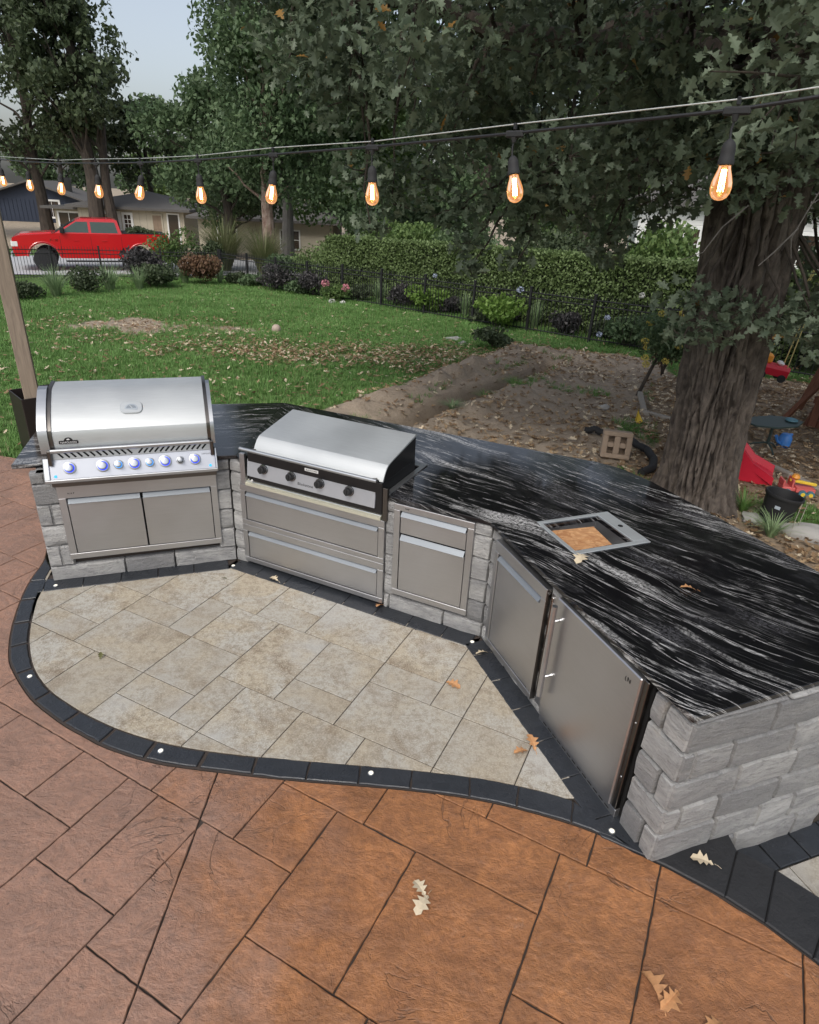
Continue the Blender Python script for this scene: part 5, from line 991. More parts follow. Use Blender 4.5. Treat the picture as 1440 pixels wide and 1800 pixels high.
# the great oak at the corner of the counter ---------------------------------
oak = thing('great_oak', 'huge oak with deeply furrowed trunk and drooping lobed leaves behind the counter', 'tree', (3.02, 6.22, -.05)); nA, nZ = 260, 300; z0, z1 = -.35, 7.5; vs = []; fs = []
def oakc(z): return 3.02-.045*max(0, z)+.02*max(0, z-3)**1.3, 6.22+.02*z
for j in range(nZ+1):
    z = z0+(z1-z0)*(j/nZ)**1.25; cx, cy = oakc(z)
    R0 = .352+.12*math.exp(-max(0, z+.05)/.20)+.024*min(max(z, 0), 3.0)-.05*max(0, z-4)
    for i in range(nA):
        a = 2*math.pi*i/nA; s = a*R0; ca_, sa_ = math.cos(a), math.sin(a)
        wv_ = noise.noise(Vector((ca_*2.2, sa_*2.2, z*.9)))*.55; q_ = Vector((ca_*7.0+wv_, sa_*7.0+wv_, z*1.15+wv_)); r1 = 1-abs(noise.noise(q_))*2.6; r2 = 1-abs(noise.noise(q_*2.1+Vector((5, 1, 3))))*2.2; fu_ = max(0, .16-abs(noise.noise(Vector((ca_*4.4+wv_*.7, sa_*4.4+wv_*.7, z*1.0)))))/.16+.6*max(0, .10-abs(noise.noise(Vector((ca_*11, sa_*11, z*2.0+wv_)))))/.10; gr_ = max(-.6, r1)*.6+max(-.5, r2)*.4
        r = R0*(1+.06*noise.noise(Vector((ca_*1.2, sa_*1.2, z*.5))))-gr_*.030-fu_*.066+noise.noise(Vector((ca_*22, sa_*22, z*9)))*.006+(.05*max(0, math.sin(a*5+.6))*math.exp(-max(0, z)/.25))
        vs.append((cx+ca_*r, cy+sa_*r, z))
for j in range(nZ):
    for i in range(nA): a = j*nA+i; b = j*nA+(i+1) % nA; fs.append((a, b, b+nA, a+nA))
me = bpy.data.meshes.new('trunk'); off = wloc(oak); me.from_pydata([(v[0]-off.x, v[1]-off.y, v[2]-off.z) for v in vs], [], fs); me.update(); finish('trunk', me, M['bark'], oak, True, angle=80)
oc = lambda z: Vector((*oakc(z), z)); bigl = []
for k, (za, e, r0) in enumerate([(3.6, (-1.8, 7.6, 4.6), .17), (4.4, (-2.6, 9.3, 5.8), .15), (3.9, (.4, 9.6, 4.9), .16), (4.6, (5.2, 8.8, 6.4), .17), (5.0, (1.0, 5.0, 6.6), .14), (5.6, (-.6, 6.4, 8.0), .13), (5.2, (5.8, 5.0, 7.0), .15), (6.3, (3.2, 9.0, 9.0), .15), (6.8, (2.2, 5.6, 9.6), .15), (3.2, (5.0, 7.6, 3.4), .08), (3.0, (1.2, 7.6, 3.2), .07)]):
    lm = MB(); pts = limb(lm, oc(za), e, r0*.8, r0*.15, 9, .10, k*3.1); lb = lm.build('limb', M['bark2'], oak); bigl.append((pts, r0))
# twigs and leaves
rg = np.random.default_rng(21); cl = []; line_n = np.array([.688, .725]); line_p = np.array([.71, 1.75])
def ok(p): return (np.dot(p[:2]-line_p, line_n) > 1.7) and np.linalg.norm(p-np.array([0, 0, 2.7])) > 3.2
while len(cl) < 290:
    v = rg.uniform(-1, 1, 3)
    if not .35 < np.linalg.norm(v) < 1: continue
    p = np.array([2.3+v[0]*5.4, 7.3+v[1]*4.3, 5.6+v[2]*3.6]); rad = math.hypot(p[0]-3, p[1]-6.2); zmin = 2.75+.20*max(0, rad-1.5)+(.9 if p[0] < -1.2 else 0)
    if p[2] < zmin or not ok(p): continue
    if p[2] > 5.4 and rg.random() < .62: continue
    cl.append((p, rg.uniform(.38, .62)))
for (x, y, z, r) in [(1.8, 6.9, 2.45, .30), (1.35, 7.2, 2.7, .45), (2.1, 7.0, 2.75, .4), (1.0, 7.1, 2.42, .22), (.95, 7.1, 2.75, .40), (.45, 7.0, 2.30, .22), (.35, 7.1, 2.62, .35), (.5, 7.0, 2.08, .16), (.98, 7.05, 2.15, .18), (1.9, 7.1, 2.25, .2), (-.35, 7.3, 2.62, .26), (-.55, 7.2, 2.38, .20), (-.1, 7.2, 2.85, .4), (-.6, 7.3, 2.9, .35), (2.2, 5.55, 2.05, .26), (2.45, 5.45, 1.85, .24), (2.65, 5.5, 1.98, .25), (2.95, 5.45, 1.88, .24), (3.25, 5.55, 1.98, .28), (3.6, 5.8, 2.0, .35), (3.9, 6.0, 2.2, .4), (2.2, 5.45, 1.75, .16), (3.45, 5.5, 1.72, .22), (3.8, 5.7, 1.75, .28), (4.1, 6.2, 2.6, .5), (3.9, 6.0, 3.1, .5), (2.2, 6.3, 2.9, .4), (2.0, 6.0, 3.3, .45), (2.5, 5.6, 3.3, .4), (1.6, 6.3, 3.0, .4), (1.2, 6.4, 3.3, .45), (3.4, 5.5, 3.6, .4), (4.3, 7.0, 2.3, .5), (4.6, 7.2, 2.9, .6), (3.9, 6.6, 1.95, .3), (.2, 6.8, 3.2, .4), (-.8, 7.3, 3.5, .45), (-1.4, 7.6, 3.9, .45), (1.5, 5.6, 3.6, .45), (2.9, 5.3, 3.9, .4), (.8, 5.9, 3.7, .4)]: cl.append((np.array([x, y, z]), r))
T = []; tw = MB()
for k, (p, r) in enumerate(cl):
    m = int(290*(r/.5)**2)+18; d = rg.normal(size=(m, 3)); d /= np.linalg.norm(d, axis=1)[:, None]; rr = r*rg.uniform(0, 1, m)**.5; q_ = p+d*rr[:, None]*np.array([1.15, 1.15, .75]); T.append(q_)
    P_ = Vector(p); best = min((((P_-pt).length, pt) for pts, _ in bigl for pt in pts), key=lambda t: t[0])
    limb(tw, best[1], P_, .022, .007, 5, .12, k)
    for i in range(4): limb(tw, P_, Vector(q_[i]), .008, .003, 2, .1, i)
tw.build('twigs', M['bark2'], oak, kind='stuff')
T = np.concatenate(T); keep = np.linalg.norm(T-np.array([0, 0, 2.7]), axis=1) > 2.7; T = T[keep]; dist = np.linalg.norm(T-np.array([0, 0, 2.7]), axis=1)
Rm = rots(len(T), .8, rg); S = rg.uniform(.05, .125, len(T))*np.clip(.75+.06*dist, .9, 1.25)
# facing camera side leaves are nearest: the 300 nearest are separate parts
fwd = np.array([0, .896, -.444]); rel = T-np.array([0, 0, 2.7]); inview = (rel[:, 1] > 0) & (np.abs(rel[:, 0]/(rel@fwd)) < .66) & (((rel@np.array([0, .444, .896]))/(rel@fwd)) < .82)
order = np.argsort(np.where(inview, dist, 99)); single = order[:290]; rest = order[290:]
scatter('leaves', *OAK, Rm[rest], S[rest], T[rest], M['oakleaf'], oak, kind='stuff')
lms = []
for v in range(5):
    lv = oak_leaf(.15+.1*v, .1+.12*v); me = bpy.data.meshes.new('leaf'); me.from_pydata(lv[0], [], lv[1]); me.update(); me.materials.append(M['oakleaf']); lms.append(me)
for c, i in enumerate(single):
    o = bpy.data.objects.new('leaf', lms[c % 5]); COL.objects.link(o); o.parent = oak; m3 = Matrix([list(r) for r in Rm[i]]).to_4x4(); o.matrix_local = Matrix.Translation(Vector(T[i])-off) @ m3 @ Matrix.Scale(float(S[i]), 4)
bare = MB()
for pts in ([(2.9, 5.2, 3.05), (2.72, 5.05, 2.78), (2.62, 5.0, 2.55), (2.66, 5.0, 2.42)], [(2.66, 5.02, 2.62), (2.52, 5.0, 2.45), (2.44, 5.0, 2.36)], [(3.1, 5.5, 3.2), (3.02, 5.3, 2.9), (2.72, 5.05, 2.78)], [(2.35, 5.2, 2.75), (2.2, 5.2, 2.6), (2.1, 5.2, 2.42), (1.95, 5.2, 2.36)]): bare.tube(pts, [.006, .005, .0035, .002][:len(pts)], 6)
bare.build('bare_twig', M['pole'], oak)

# ------------------------------------------------------------------ festoon lights
FA = frame((.71, 1.75), 136.5); cz = [(-1.4, 3.06), (-.165, 2.93), (.001, 2.913), (.631, 2.879), (1.253, 2.850), (1.87, 2.828), (2.50, 2.806), (3.12, 2.792), (3.72, 2.786), (4.32, 2.785), (4.96, 2.790), (5.57, 2.806), (6.55, 2.86)]
sl_ = thing('light_string_cable', 'black cable strung with a thin guy wire across the top of the view', 'cable', tuple(FA @ Vector((0, 0, 2.9))), None)
MB(FA).tube([(a, 0, b) for a, b in cz], .0042, 8).build('power_cable', M['pcable'], sl_); MB(FA).tube([(a, -.004, b+.021+.004*math.sin(a*4)) for a, b in cz], .0018, 6).build('guy_wire', M['cable'], sl_)
labs = ['nearest and largest glowing bulb, hanging in front of the oak trunk', 'second bulb from the right, tilted to the left before dark leaves', 'third bulb from the right, hanging straight in the middle of the view', 'fourth bulb from the right, above the birch trunk', 'fifth bulb from the right, above the plume grass', 'tilted glowing bulb above the truck bed and beige roof', 'glowing bulb just right of the double trunk oak, above the truck cab', 'third glowing bulb from the left frame edge, by the navy house eave', 'second glowing bulb from the left frame edge, above the navy house', 'smallest glowing bulb, cut by the left frame edge']
tilt = [(.04, 0), (.30, .1), (.03, 0), (-.10, .1), (.02, 0), (-.32, .1), (-.16, 0), (-.08, .1), (-.12, 0), (-.08, 0)]
for i, ((s, z), lab) in enumerate(zip(cz[2:12], labs)):
    root = thing('festoon_bulb', lab, 'light bulb', tuple(FA @ Vector((s, 0, z))), 'bulbs hanging from the light string'); X = FA @ Matrix.Translation((s, 0, z)); a, b = tilt[i]
    MB(X).box(-.032, .032, -.006, .006, -.012, .007, .004).build('connector', M['rubber'], root); MB(X).tube([(0, 0, -.010), (0, 0, -.024)], [.009, .006], 8).build('cable_boot', M['rubber'], root)
    MB(X).box(-.004, .004, -.006, .006, .008, .026, .002).build('wire_tie', M['pcable'], root)
    sw = Vector((math.sin(a)*.0, 0, -.052)); Xs = X @ Matrix.Translation(sw) @ Matrix.Rotation(-a*-1, 4, 'Y') @ Matrix.Rotation(b, 4, 'X')
    MB(X).tube([(0, 0, -.02), (.003, 0, -.04), tuple(sw+Vector((0, 0, -.012)))], .0028, 6).build('lead', M['pcable'], root)
    MB(Xs).lathe([(.001, -.006), (.006, -.008), (.012, -.014), (.0155, -.022), (.0165, -.034), (.0165, -.046), (.0185, -.050), (.0185, -.060), (.0165, -.062)], 20).build('socket', M['rubber'], root)
    gb = MB(Xs).lathe([(.013, -.062), (.0145, -.070), (.0195, -.084), (.0235, -.098), (.0245, -.110), (.0225, -.122), (.017, -.131), (.009, -.136), (.001, -.1375)], 24, cap=False).build('glass', M['bulb'], root); gb.visible_shadow = True
    fl = MB(Xs)
    for k in range(4): an = k*1.571+.4; fl.tube([(.0045*math.cos(an), .0045*math.sin(an), -.070), (.006*math.cos(an), .006*math.sin(an), -.118)], .0011, 5)
    fl.build('filament', M['fil'], gb)
# ------------------------------------------------------------------ timber post in planter, left
px, py = -4.06, 6.635; PX = place(px, py, 0, R_(45)); pl = thing('metal_planter', 'dark bronze square planter at the foot of the timber post', 'planter', (px, py, -.05)); w_ = .23; p_ = MB(PX)
for (a, b, c, d) in [(-w_, w_, -w_, -w_+.012), (-w_, w_, w_-.012, w_), (-w_, -w_+.012, -w_+.0125, w_-.0125), (w_-.012, w_, -w_+.0125, w_-.0125)]: p_.box(a, b, c, d, -.08, .63, .003)
p_.build('side', M['boot'], pl); MB(PX).box(-w_+.013, w_-.013, -w_+.013, w_-.013, -.08, .42).build('fill', M['dark'], pl, smooth=False)
tp = MB(place(px+.03, py-.175, 0, R_(28))).box(-.072, .072, -.072, .072, .421, 3.02, .006).build('timber_post', M['post'], angle=20); tag(tp, 'weathered square timber post standing in the dark planter at the left edge', 'post')

# ------------------------------------------------------------------ small things behind the counter
def cinder(x, y, rz, rx):
    X = place(x, y, Hs(x, y)+.0, rz) @ Matrix.Rotation(rx, 4, 'X'); r = thing('cinder_block', 'upright two hole concrete block leaning behind the counter', 'block', (x, y, Hs(x, y))); m = MB(X); W, Hh, D = .39, .195, .19
    # stands on edge: hollow cells seen from the side
    for (a, b, c, d) in [(-.17, .17, 0, .055), (-.17, .17, .265, .32), (-.17, -.105, .0552, .2648), (.105, .17, .0552, .2648), (-.035, .035, .0552, .2648), (-.1048, -.0352, .13, .19), (.0352, .1048, .13, .19)]: m.box(a, b, -.09, .09, c, d, .006)
    m.box(-.16, .16, .03, .08, .03, .29)
    m.build('shell', M['block'], r)
cinder(2.45, 7.30, R_(-12), R_(-10))
hose = MB(); hp = [(2.30, 8.25, .05), (2.45, 8.2, .06), (2.62, 8.05, .05), (2.80, 7.85, .06), (2.93, 7.55, .06), (2.90, 7.2, .06), (2.78, 6.9, .06), (2.6, 6.75, .05)]; pts = []
for i in range(len(hp)-1):
    for k in range(14): t = k/14; pts.append(Vector(hp[i]).lerp(Vector(hp[i+1]), t))
hose.tube([p+Vector((0, 0, Hs(p.x, p.y))) for p in pts], [.043+.005*(i % 2) for i in range(len(pts))], 12); tag(hose.build('drain_pipe', M['rubber'], angle=80), 'black corrugated drain pipe curving behind the concrete block', 'pipe')
fx, fy = 3.19, 8.88; r = thing('marker_flag', 'small yellow marker flag stuck in the leaf litter', 'flag', (fx, fy, Hs(fx, fy))); fz = Hs(fx, fy)
MB().tube([(fx, fy, fz), (fx+.01, fy, fz+.24)], .003, 5).build('stake', M['pcable'], r); MB().add([(fx, fy, fz+.22), (fx-.01, fy+.01, fz+.03), (fx+.05, fy-.02, fz+.02), (fx+.10, fy, fz+.05), (fx+.03, fy+.02, fz+.16), (fx+.01, fy+.006, fz+.225)], [(0, 1, 2, 4), (2, 3, 4), (0, 4, 5)]).build('pennant', M['plyellow'], r)
# black plastic bucket
bx_, by_ = 3.62, 5.74; X = place(bx_, by_, Hs(bx_, by_)+.01) @ Matrix.Rotation(R_(8), 4, 'Y'); r = thing('plastic_bucket', 'empty black nursery bucket at the foot of the oak', 'bucket', (bx_, by_, Hs(bx_, by_)))
MB(X).lathe([(.001, .012), (.125, .012), (.165, .27), (.176, .272), (.180, .285), (.178, .302), (.170, .306), (.163, .300), (.160, .272), (.130, 0), (.001, 0)][::-1], 30, cap=False).build('tub', M['blackm'], r); text_mesh('▬', .05, X @ Matrix.Rotation(R_(-25), 4, 'Z') @ Matrix.Translation((0, -.1595, .19)) @ Matrix.Rotation(R_(98), 4, 'X'), 'sticker', M['plblue'], r) if False else MB(X @ Matrix.Rotation(R_(-38), 4, 'Z')).box(-.024, .024, -.1585, -.150, .175, .205).build('sticker', M['gauge'], r, smooth=False)
for k, (a, rr_) in enumerate(((.1, .0), (.5, .05))): MB(X).tube([(.09+rr_, -.16, .29), (.04+rr_, -.25, .12), (-.0+rr_, -.34, -.02)], .003, 5).build('wire', M['timber'], r)
def rock(x, y, z, sx, sy, sz, lab, sd):
    vs = []; fs = []; nu, nv = 14, 9
    for j in range(nv):
        for i in range(nu):
            a = 2*math.pi*i/nu; b = -math.pi/2+math.pi*j/(nv-1); d = Vector((math.cos(a)*math.cos(b), math.sin(a)*math.cos(b), math.sin(b))); k = 1+.35*noise.noise(d*1.7+Vector((sd, 0, 0)))+.12*noise.noise(d*5); vs.append((d.x*sx*k, d.y*sy*k, max(-.6, d.z)*sz*k))
    for j in range(nv-1):
        for i in range(nu): p = j*nu+i; q2 = j*nu+(i+1) % nu; fs.append((p, q2, q2+nu, p+nu))
    o = MB(place(x, y, z, sd)).add(vs, fs).build('boulder', M['rock'], angle=35); return tag(o, lab, 'rock', 'rocks lying in the leaves')
rock(3.92, 5.42, -.03, .42, .16, .09, 'long flat grey rock below the black bucket', 2.6); rock(3.42, 5.75, -.03, .14, .09, .05, 'small pale stone between the oak roots and bucket', 1.2); rock(.85, 15.6, -.34, .22, .12, .06, 'flat stone in the lawn left of the dark weeds', .3); rock(1.05, 15.1, -.33, .16, .09, .05, 'small flat stone nearer the weeds in the lawn', .9); rock(2.95, 9.7, -.12, .10, .06, .05, 'small stone in front of the soil bank', .5)
for k, (a, b, lab) in enumerate([((3.85, 10.8), (3.52, 9.55), 'grey landscape timber running down beside the yellow plant'), ((3.50, 9.50), (3.95, 8.95), 'grey landscape timber running towards the oak trunk'), ((4.15, 7.75), (4.40, 6.9), 'grey landscape timber behind the toy truck'), ((4.42, 6.86), (4.6, 6.2), 'grey landscape timber at the right frame edge')]):
    L_ = math.dist(a, b); X = place(a[0], a[1], Hs(*a)-.01, math.atan2(b[1]-a[1], b[0]-a[0])) @ Matrix.Rotation(-math.atan2(Hs(*b)-Hs(*a), L_), 4, 'Y'); tag(MB(X).box(0, L_, -.04, .04, 0, .075, .012).build('landscape_timber', M['timber']), lab, 'timber', 'timber edging of the play area')
clump('tall_weeds', 'light green strappy weeds beside the bucket', 3.45, 5.42, .28, .26, M['blade_pale'], 90, .007); clump('tall_weeds', 'bright green weeds at the foot of the oak', 3.42, 5.95, .22, .28, M['blade'], 90, .006); clump('tall_weeds', 'green tuft growing beside the soil trench', 1.15, 10.35, .22, .16, M['blade'], 120, .006); clump('tall_weeds', 'large green tuft in the middle of the soil trench', 1.75, 11.3, .28, .2, M['blade'], 150, .006); clump('tall_weeds', 'sparse green tuft at the near end of the trench', .55, 9.2, .25, .14, M['blade_pale'], 110, .006)
# toddler slide
X = place(3.80, 6.95, Hs(3.8, 6.95), R_(-28)); r = thing('toddler_slide', 'small red plastic slide partly hidden by the oak trunk', 'slide', (3.8, 6.95, -.05)); ch = [(-.30, .62), (-.1, .36), (.12, .14), (.36, .03)]; vs = []; fs = []
for (u_, z_) in ch:
    hw = .17+.05*(u_ > .3)
    for (v_, dz_) in ((-hw-.02, 0), (-hw-.015, .085), (-hw+.01, .085), (-hw+.03, .01), (hw-.03, .01), (hw-.01, .085), (hw+.015, .085), (hw+.02, 0)): vs.append((u_, v_, z_+dz_))
for i in range(3):
    for j in range(7): a = i*8+j; fs.append((a, a+8, a+9, a+1))
fs += [tuple(range(8)), tuple(range(31, 23, -1))]; MB(X).add(vs, fs).add([(-.30, -.19, .62), (-.30, .19, .62), (.36, .2, .0), (.36, -.2, .0), (-.28, -.19, 0), (-.28, .19, 0)], [(0, 3, 4), (1, 5, 2), (0, 4, 5, 1)]).build('chute', M['plred'], r, smooth=False)
MB(X).extr([(-.24, 0), (.24, 0), (.2, .6), (.16, .6), (.17, .08), (-.17, .08), (-.16, .6), (-.2, .6)], -.46, -.42).build('ladder', M['plyellow'], r, smooth=False)
# toy truck
tx, ty = 4.24, 6.50; X = place(tx, ty, Hs(tx, ty), R_(-10)); r = thing('toy_truck', 'coral and yellow plastic toy truck lying in the leaves', 'toy', (tx, ty, -.05))
MB(X).extr([(0, 0)]*0+[(-.07, .05), (.07, .05), (.07, .10), (-.07, .10)], -.02, .17).build('body', M['plcoral'], r, smooth=False); cabm = MB(X); cabm.box(-.17, -.06, -.075, .075, .05, .10, .01); cabm.box(-.17, -.15, -.075, .075, .10, .17, .006); cabm.box(-.08, -.06, -.075, .075, .10, .19, .006); cabm.box(-.06, -.02, -.05, .05, .05, .085, .005); cabm.build('cab', M['plcoral'], r)
for sx in (-.11, .045, .125):
    for sy in (-.085, .085): wh = MB(X @ Matrix.Translation((sx, sy, .042)) @ Matrix.Rotation(R_(90), 4, 'X')).lathe([(.042, -.016), (.042, .016), (.02, .018)], 18).build('wheel', M['plteal'], r); MB(X @ Matrix.Translation((sx, sy*1.2, .042)) @ Matrix.Rotation(R_(90), 4, 'X')).lathe([(.022, -.004), (.022, .004)], 14).build('hub', M['plyellow'], wh)
MB(X @ Matrix.Translation((.03, 0, .15)) @ Matrix.Rotation(R_(6), 4, 'Y')).box(-.12, .16, -.02, .02, -.015, .015, .006).build('ladder_boom', M['plyellow'], r); MB(X @ Matrix.Translation((-.04, 0, .20))).lathe([(.03, -.02), (.045, 0), (.03, .03), (.001, .035)], 14).build('turret', M['plorange'], r)
# garden table, chair and watering can
qx, qy = 4.62, 7.95; z_ = Hs(qx, qy); X = place(qx, qy, z_, R_(20)); r = thing('garden_table', 'small dark green metal table standing in the mulch', 'table', (qx, qy, z_)); MB(X).prism([(.42*math.cos(a)*(1.0), .24*math.sin(a)) for a in np.linspace(0, 6.283, 9)[:-1]+.39], .385, .405, .004).build('tabletop', M['iron'], r)
MB(X).tube([(0, 0, .384), (0, 0, .1)], .018, 8).build('pedestal', M['iron'], r)
for a in (.3, 2.2, 4.3): MB(X).tube([(0, 0, .12), (.16*math.cos(a), .16*math.sin(a), .07), (.27*math.cos(a), .27*math.sin(a), 0)], .012, 6).build('leg', M['iron'], r)
z_ = Hs(4.35, 8.7); X = place(4.35, 8.7, z_, R_(200)); r = thing('garden_chair', 'dark metal chair behind the small green table', 'chair', (4.35, 8.7, z_)); MB(X).box(-.2, .2, -.2, .2, .28, .30, .006).build('seat', M['iron'], r)
for sx in (-.18, .18):
    for sy in (-.18, .18): MB(X).tube([(sx, sy, 0), (sx, sy, .28)], .012, 6).build('leg', M['iron'], r)
    MB(X).tube([(sx, .19, .28), (sx, .24, .56)], .012, 6).build('back_post', M['iron'], r); MB(X).tube([(sx, .2, .42), (sx, .0, .45), (sx, -.18, .42), (sx, -.2, .3)], .011, 6).build('armrest', M['iron'], r)
for z2 in (.36, .43, .50, .56): MB(X).tube([(-.18, .2+(z2-.28)*.17, z2), (.18, .2+(z2-.28)*.17, z2)], .009, 6).build('back_rail', M['iron'], r)
wx, wy = 4.98, 8.2; z_ = Hs(wx, wy); r = thing('watering_can', 'blue plastic can on the ground behind the green table', 'watering can', (wx, wy, z_)); X = place(wx, wy, z_, .5); MB(X).lathe([(.08, 0), (.085, .12), (.06, .17), (.05, .18)], 18).build('body', M['plblue'], r); MB(X).tube([(-.07, 0, .05), (-.17, 0, .1), (-.22, 0, .18)], [.02, .015, .022], 8).build('spout', M['plblue'], r); MB(X).tube([(.05, 0, .17), (.13, 0, .16), (.12, 0, .06), (.08, 0, .04)], .010, 6).build('handle', M['plblue'], r)
tag(MB(place(4.85, 7.98, Hs(4.62, 7.95)+.406, .3)).lathe([(.05, 0), (.075, .012), (.07, .03), (.06, .034), (.001, .02)], 16).build('toy_dish', M['plteal']), 'teal toy dish lying on the green table', 'toy')
# hanging toy car swing
cx_, cy_, cz_ = 6.38, 11.6, .10; X = place(cx_, cy_, cz_, R_(-15)) @ Matrix.Rotation(R_(8), 4, 'Y'); r = thing('toy_car_swing', 'red toy car swing hanging from yellow ropes behind the oak', 'swing', (cx_, cy_, cz_))
bd_ = MB(X); bd_.extr([(-.15, .02), (.15, .02), (.17, .14), (.15, .20), (-.15, .20), (-.17, .14)], -.26, .26); bd_.build('body', M['plred'], r, smooth=False); MB(X).box(-.24, -.06, -.11, .11, .2005, .36, .03).build('seat_back', M['plorange'], r); MB(X).box(.05, .16, -.10, .10, .2005, .27, .03).build('dashboard', M['white'], r)
for sx in (-.17, .17):
    for sy in (-.18, .18): MB(X @ Matrix.Translation((sx, sy, .0)) @ Matrix.Rotation(R_(90), 4, 'X')).lathe([(.065, -.025), (.07, 0), (.065, .025)], 16).build('wheel', M['rubber'], r)
for sy in (-.08, .08): MB(X @ Matrix.Translation((.262, sy, .13)) @ Matrix.Rotation(R_(90), 4, 'Y')).lathe([(.028, 0), (.02, .01)], 12).build('headlight', M['white'], r)
for a, b in (((-.2, -.15), (.05, -.02)), ((-.2, .15), (.05, .02)), ((.2, -.15), (.07, -.02)), ((.2, .15), (.07, .02))): MB(X).tube([(a[0], a[1], .2), (a[0]*.5+b[0]*.5, a[1]*.4, 1.4), (b[0], b[1], 2.6)], .010, 6).build('rope', M['rope'], r)
# cedar play set with green slide
X = place(6.45, 9.55, Hs(6.1, 9.5), R_(-22)); r = thing('wooden_play_set', 'brown cedar climbing frame at the right frame edge', 'play set', (6.45, 9.55, -.15))
for (x, y, lean) in ((-.40, -.35, .28), (.9, -.35, -.2), (-.40, .7, .28), (.9, .7, -.2)): MB(X).tube([(x, y, 0), (x+lean, y, 1.35), (x+lean*1.1, y, 2.4)], .055, 4).build('post', M['cedar'], r, smooth=False)
for k in range(4): MB(X).box(-.42, .9, -.40+.0, -.36, .02+k*.12, .125+k*.12, .004).build('board', M['cedar'], r) if k != 2 else None
for k in range(5): MB(X).box(-.40+k*.12, -.30+k*.12, -.42, -.402, .02, .50, .004).build('slat', M['cedar'], r)
for k in range(4): MB(X).box(-.1, .9, -.3+k*.25, -.08+k*.25, .50, .53, .004).build('deck_board', M['cedar'], r)
for k in range(3): MB(X).box(-.26, .8, -.43, -.40, .98+k*.16, 1.11+k*.16, .004).build('rail_board', M['cedar'], r)
MB(X).tube([(-.75, -.3, 0), (-.28, -.3, .85), (-.1, -.3, 1.6)], .045, 4).build('brace', M['cedar'], r, smooth=False)
X = place(5.75, 7.95, Hs(5.5, 7.9), R_(75)); r = thing('wavy_slide', 'green plastic wavy slide cut by the right frame edge', 'slide', (5.75, 7.95, -.08)); vs = []; fs = []; path = [(-.35, .03), (0, .10), (.35, .40), (.6, .62), (.85, .85), (1.15, 1.2), (1.35, 1.35)]
for (u_, z2) in path:
    for (v_, dz_) in ((-.27, -.02), (-.27, .13), (-.24, .14), (-.20, .02), (.20, .02), (.24, .14), (.27, .13), (.27, -.02)): vs.append((u_, v_, z2+dz_))
for i in range(len(path)-1):
    for j in range(7): a = i*8+j; fs.append((a, a+8, a+9, a+1))
    fs.append((i*8+7, i*8, i*8+8, i*8+15))
fs += [tuple(range(7, -1, -1)), tuple(range(len(vs)-8, len(vs)))]; MB(X).add(vs, fs).build('chute', M['plgreen'], r)
tag(MB().lathe([(0.001, -.11), (.05, -.098), (.09, -.063), (.11, 0), (.09, .063), (.05, .098), (.001, .11)], 20, Matrix.Translation((-3.36, 15.3, Hs(-3.36, 15.3)+.10)), cap=False).build('playground_ball', plain('tan_ball', (.42, .33, .27), .6)), 'pale pinkish ball lying on the lawn', 'ball')

# ------------------------------------------------------------------ red pickup truck
TX = place(-13.95, 28.9, -.725, math.atan2(-2.45, -5.0)); tr = thing('pickup_truck', 'bright red crew cab pickup parked on the street beyond the fence', 'truck', (-13.95, 28.9, -.73))
def arc(cx, cz, r, a0, a1, n=9): return [(cx+r*math.cos(R_(a0+(a1-a0)*k/n)), cz+r*math.sin(R_(a0+(a1-a0)*k/n))) for k in range(n+1)]
side = [(-2.90, .62), (-2.42, .60)]+arc(-1.85, .50, .55, 170, 10)+[(-1.28, .50), (1.27, .50)]+arc(1.85, .50, .55, 170, 10)+[(2.42, .58), (2.86, .55), (2.93, .72), (2.93, 1.05), (2.88, 1.24), (2.66, 1.33), (1.45, 1.42), (1.30, 1.43), (-1.12, 1.43), (-1.16, 1.45), (-2.86, 1.45), (-2.93, 1.38), (-2.93, .75)]
SX = TX @ Matrix.Rotation(R_(90), 4, 'Z')          # extr pushes along local x: turn so that profile runs along the truck
def sideextr(poly, y0, y1): n = len(poly); return [(p[0], y0, p[1]) for p in poly]+[(p[0], y1, p[1]) for p in poly], [tuple(range(n)), tuple(range(2*n-1, n-1, -1))]+[(i, n+i, n+(i+1) % n, (i+1) % n) for i in range(n)]
bd2 = MB(TX); 
from mathutils.geometry import tessellate_polygon as tess
for (y0, y1) in ((-1.0, 1.0),):
    v_, f_ = sideextr(side, y0, y1); n = len(side); tri = tess([[Vector((p[0], p[1], 0)) for p in side]]); f_ = f_[2:]+[tuple(t) for t in tri]+[tuple(i+n for i in t[::-1]) for t in tri]; bd2.add(v_, f_)
body = bd2.build('body', M['red'], tr, angle=30)
def frustum(lo, hi, z0, z1, wl, wh): return [(lo[0], -wl, z0), (lo[1], -wl, z0), (lo[1], wl, z0), (lo[0], wl, z0), (hi[0], -wh, z1), (hi[1], -wh, z1), (hi[1], wh, z1), (hi[0], wh, z1)], [(0, 3, 2, 1), (4, 5, 6, 7), (0, 1, 5, 4), (1, 2, 6, 5), (2, 3, 7, 6), (3, 0, 4, 7)]
v_, f_ = frustum((-1.12, 1.36), (-1.0, .50), 1.4305, 1.94, .96, .80); MB(TX).add(v_, f_).build('cab', M['red'], tr, smooth=False); v_, f_ = frustum((-1.0, .50), (-.84, .34), 1.9405, 1.985, .80, .72); MB(TX).add(v_, f_).build('roof', M['red'], tr, smooth=False)
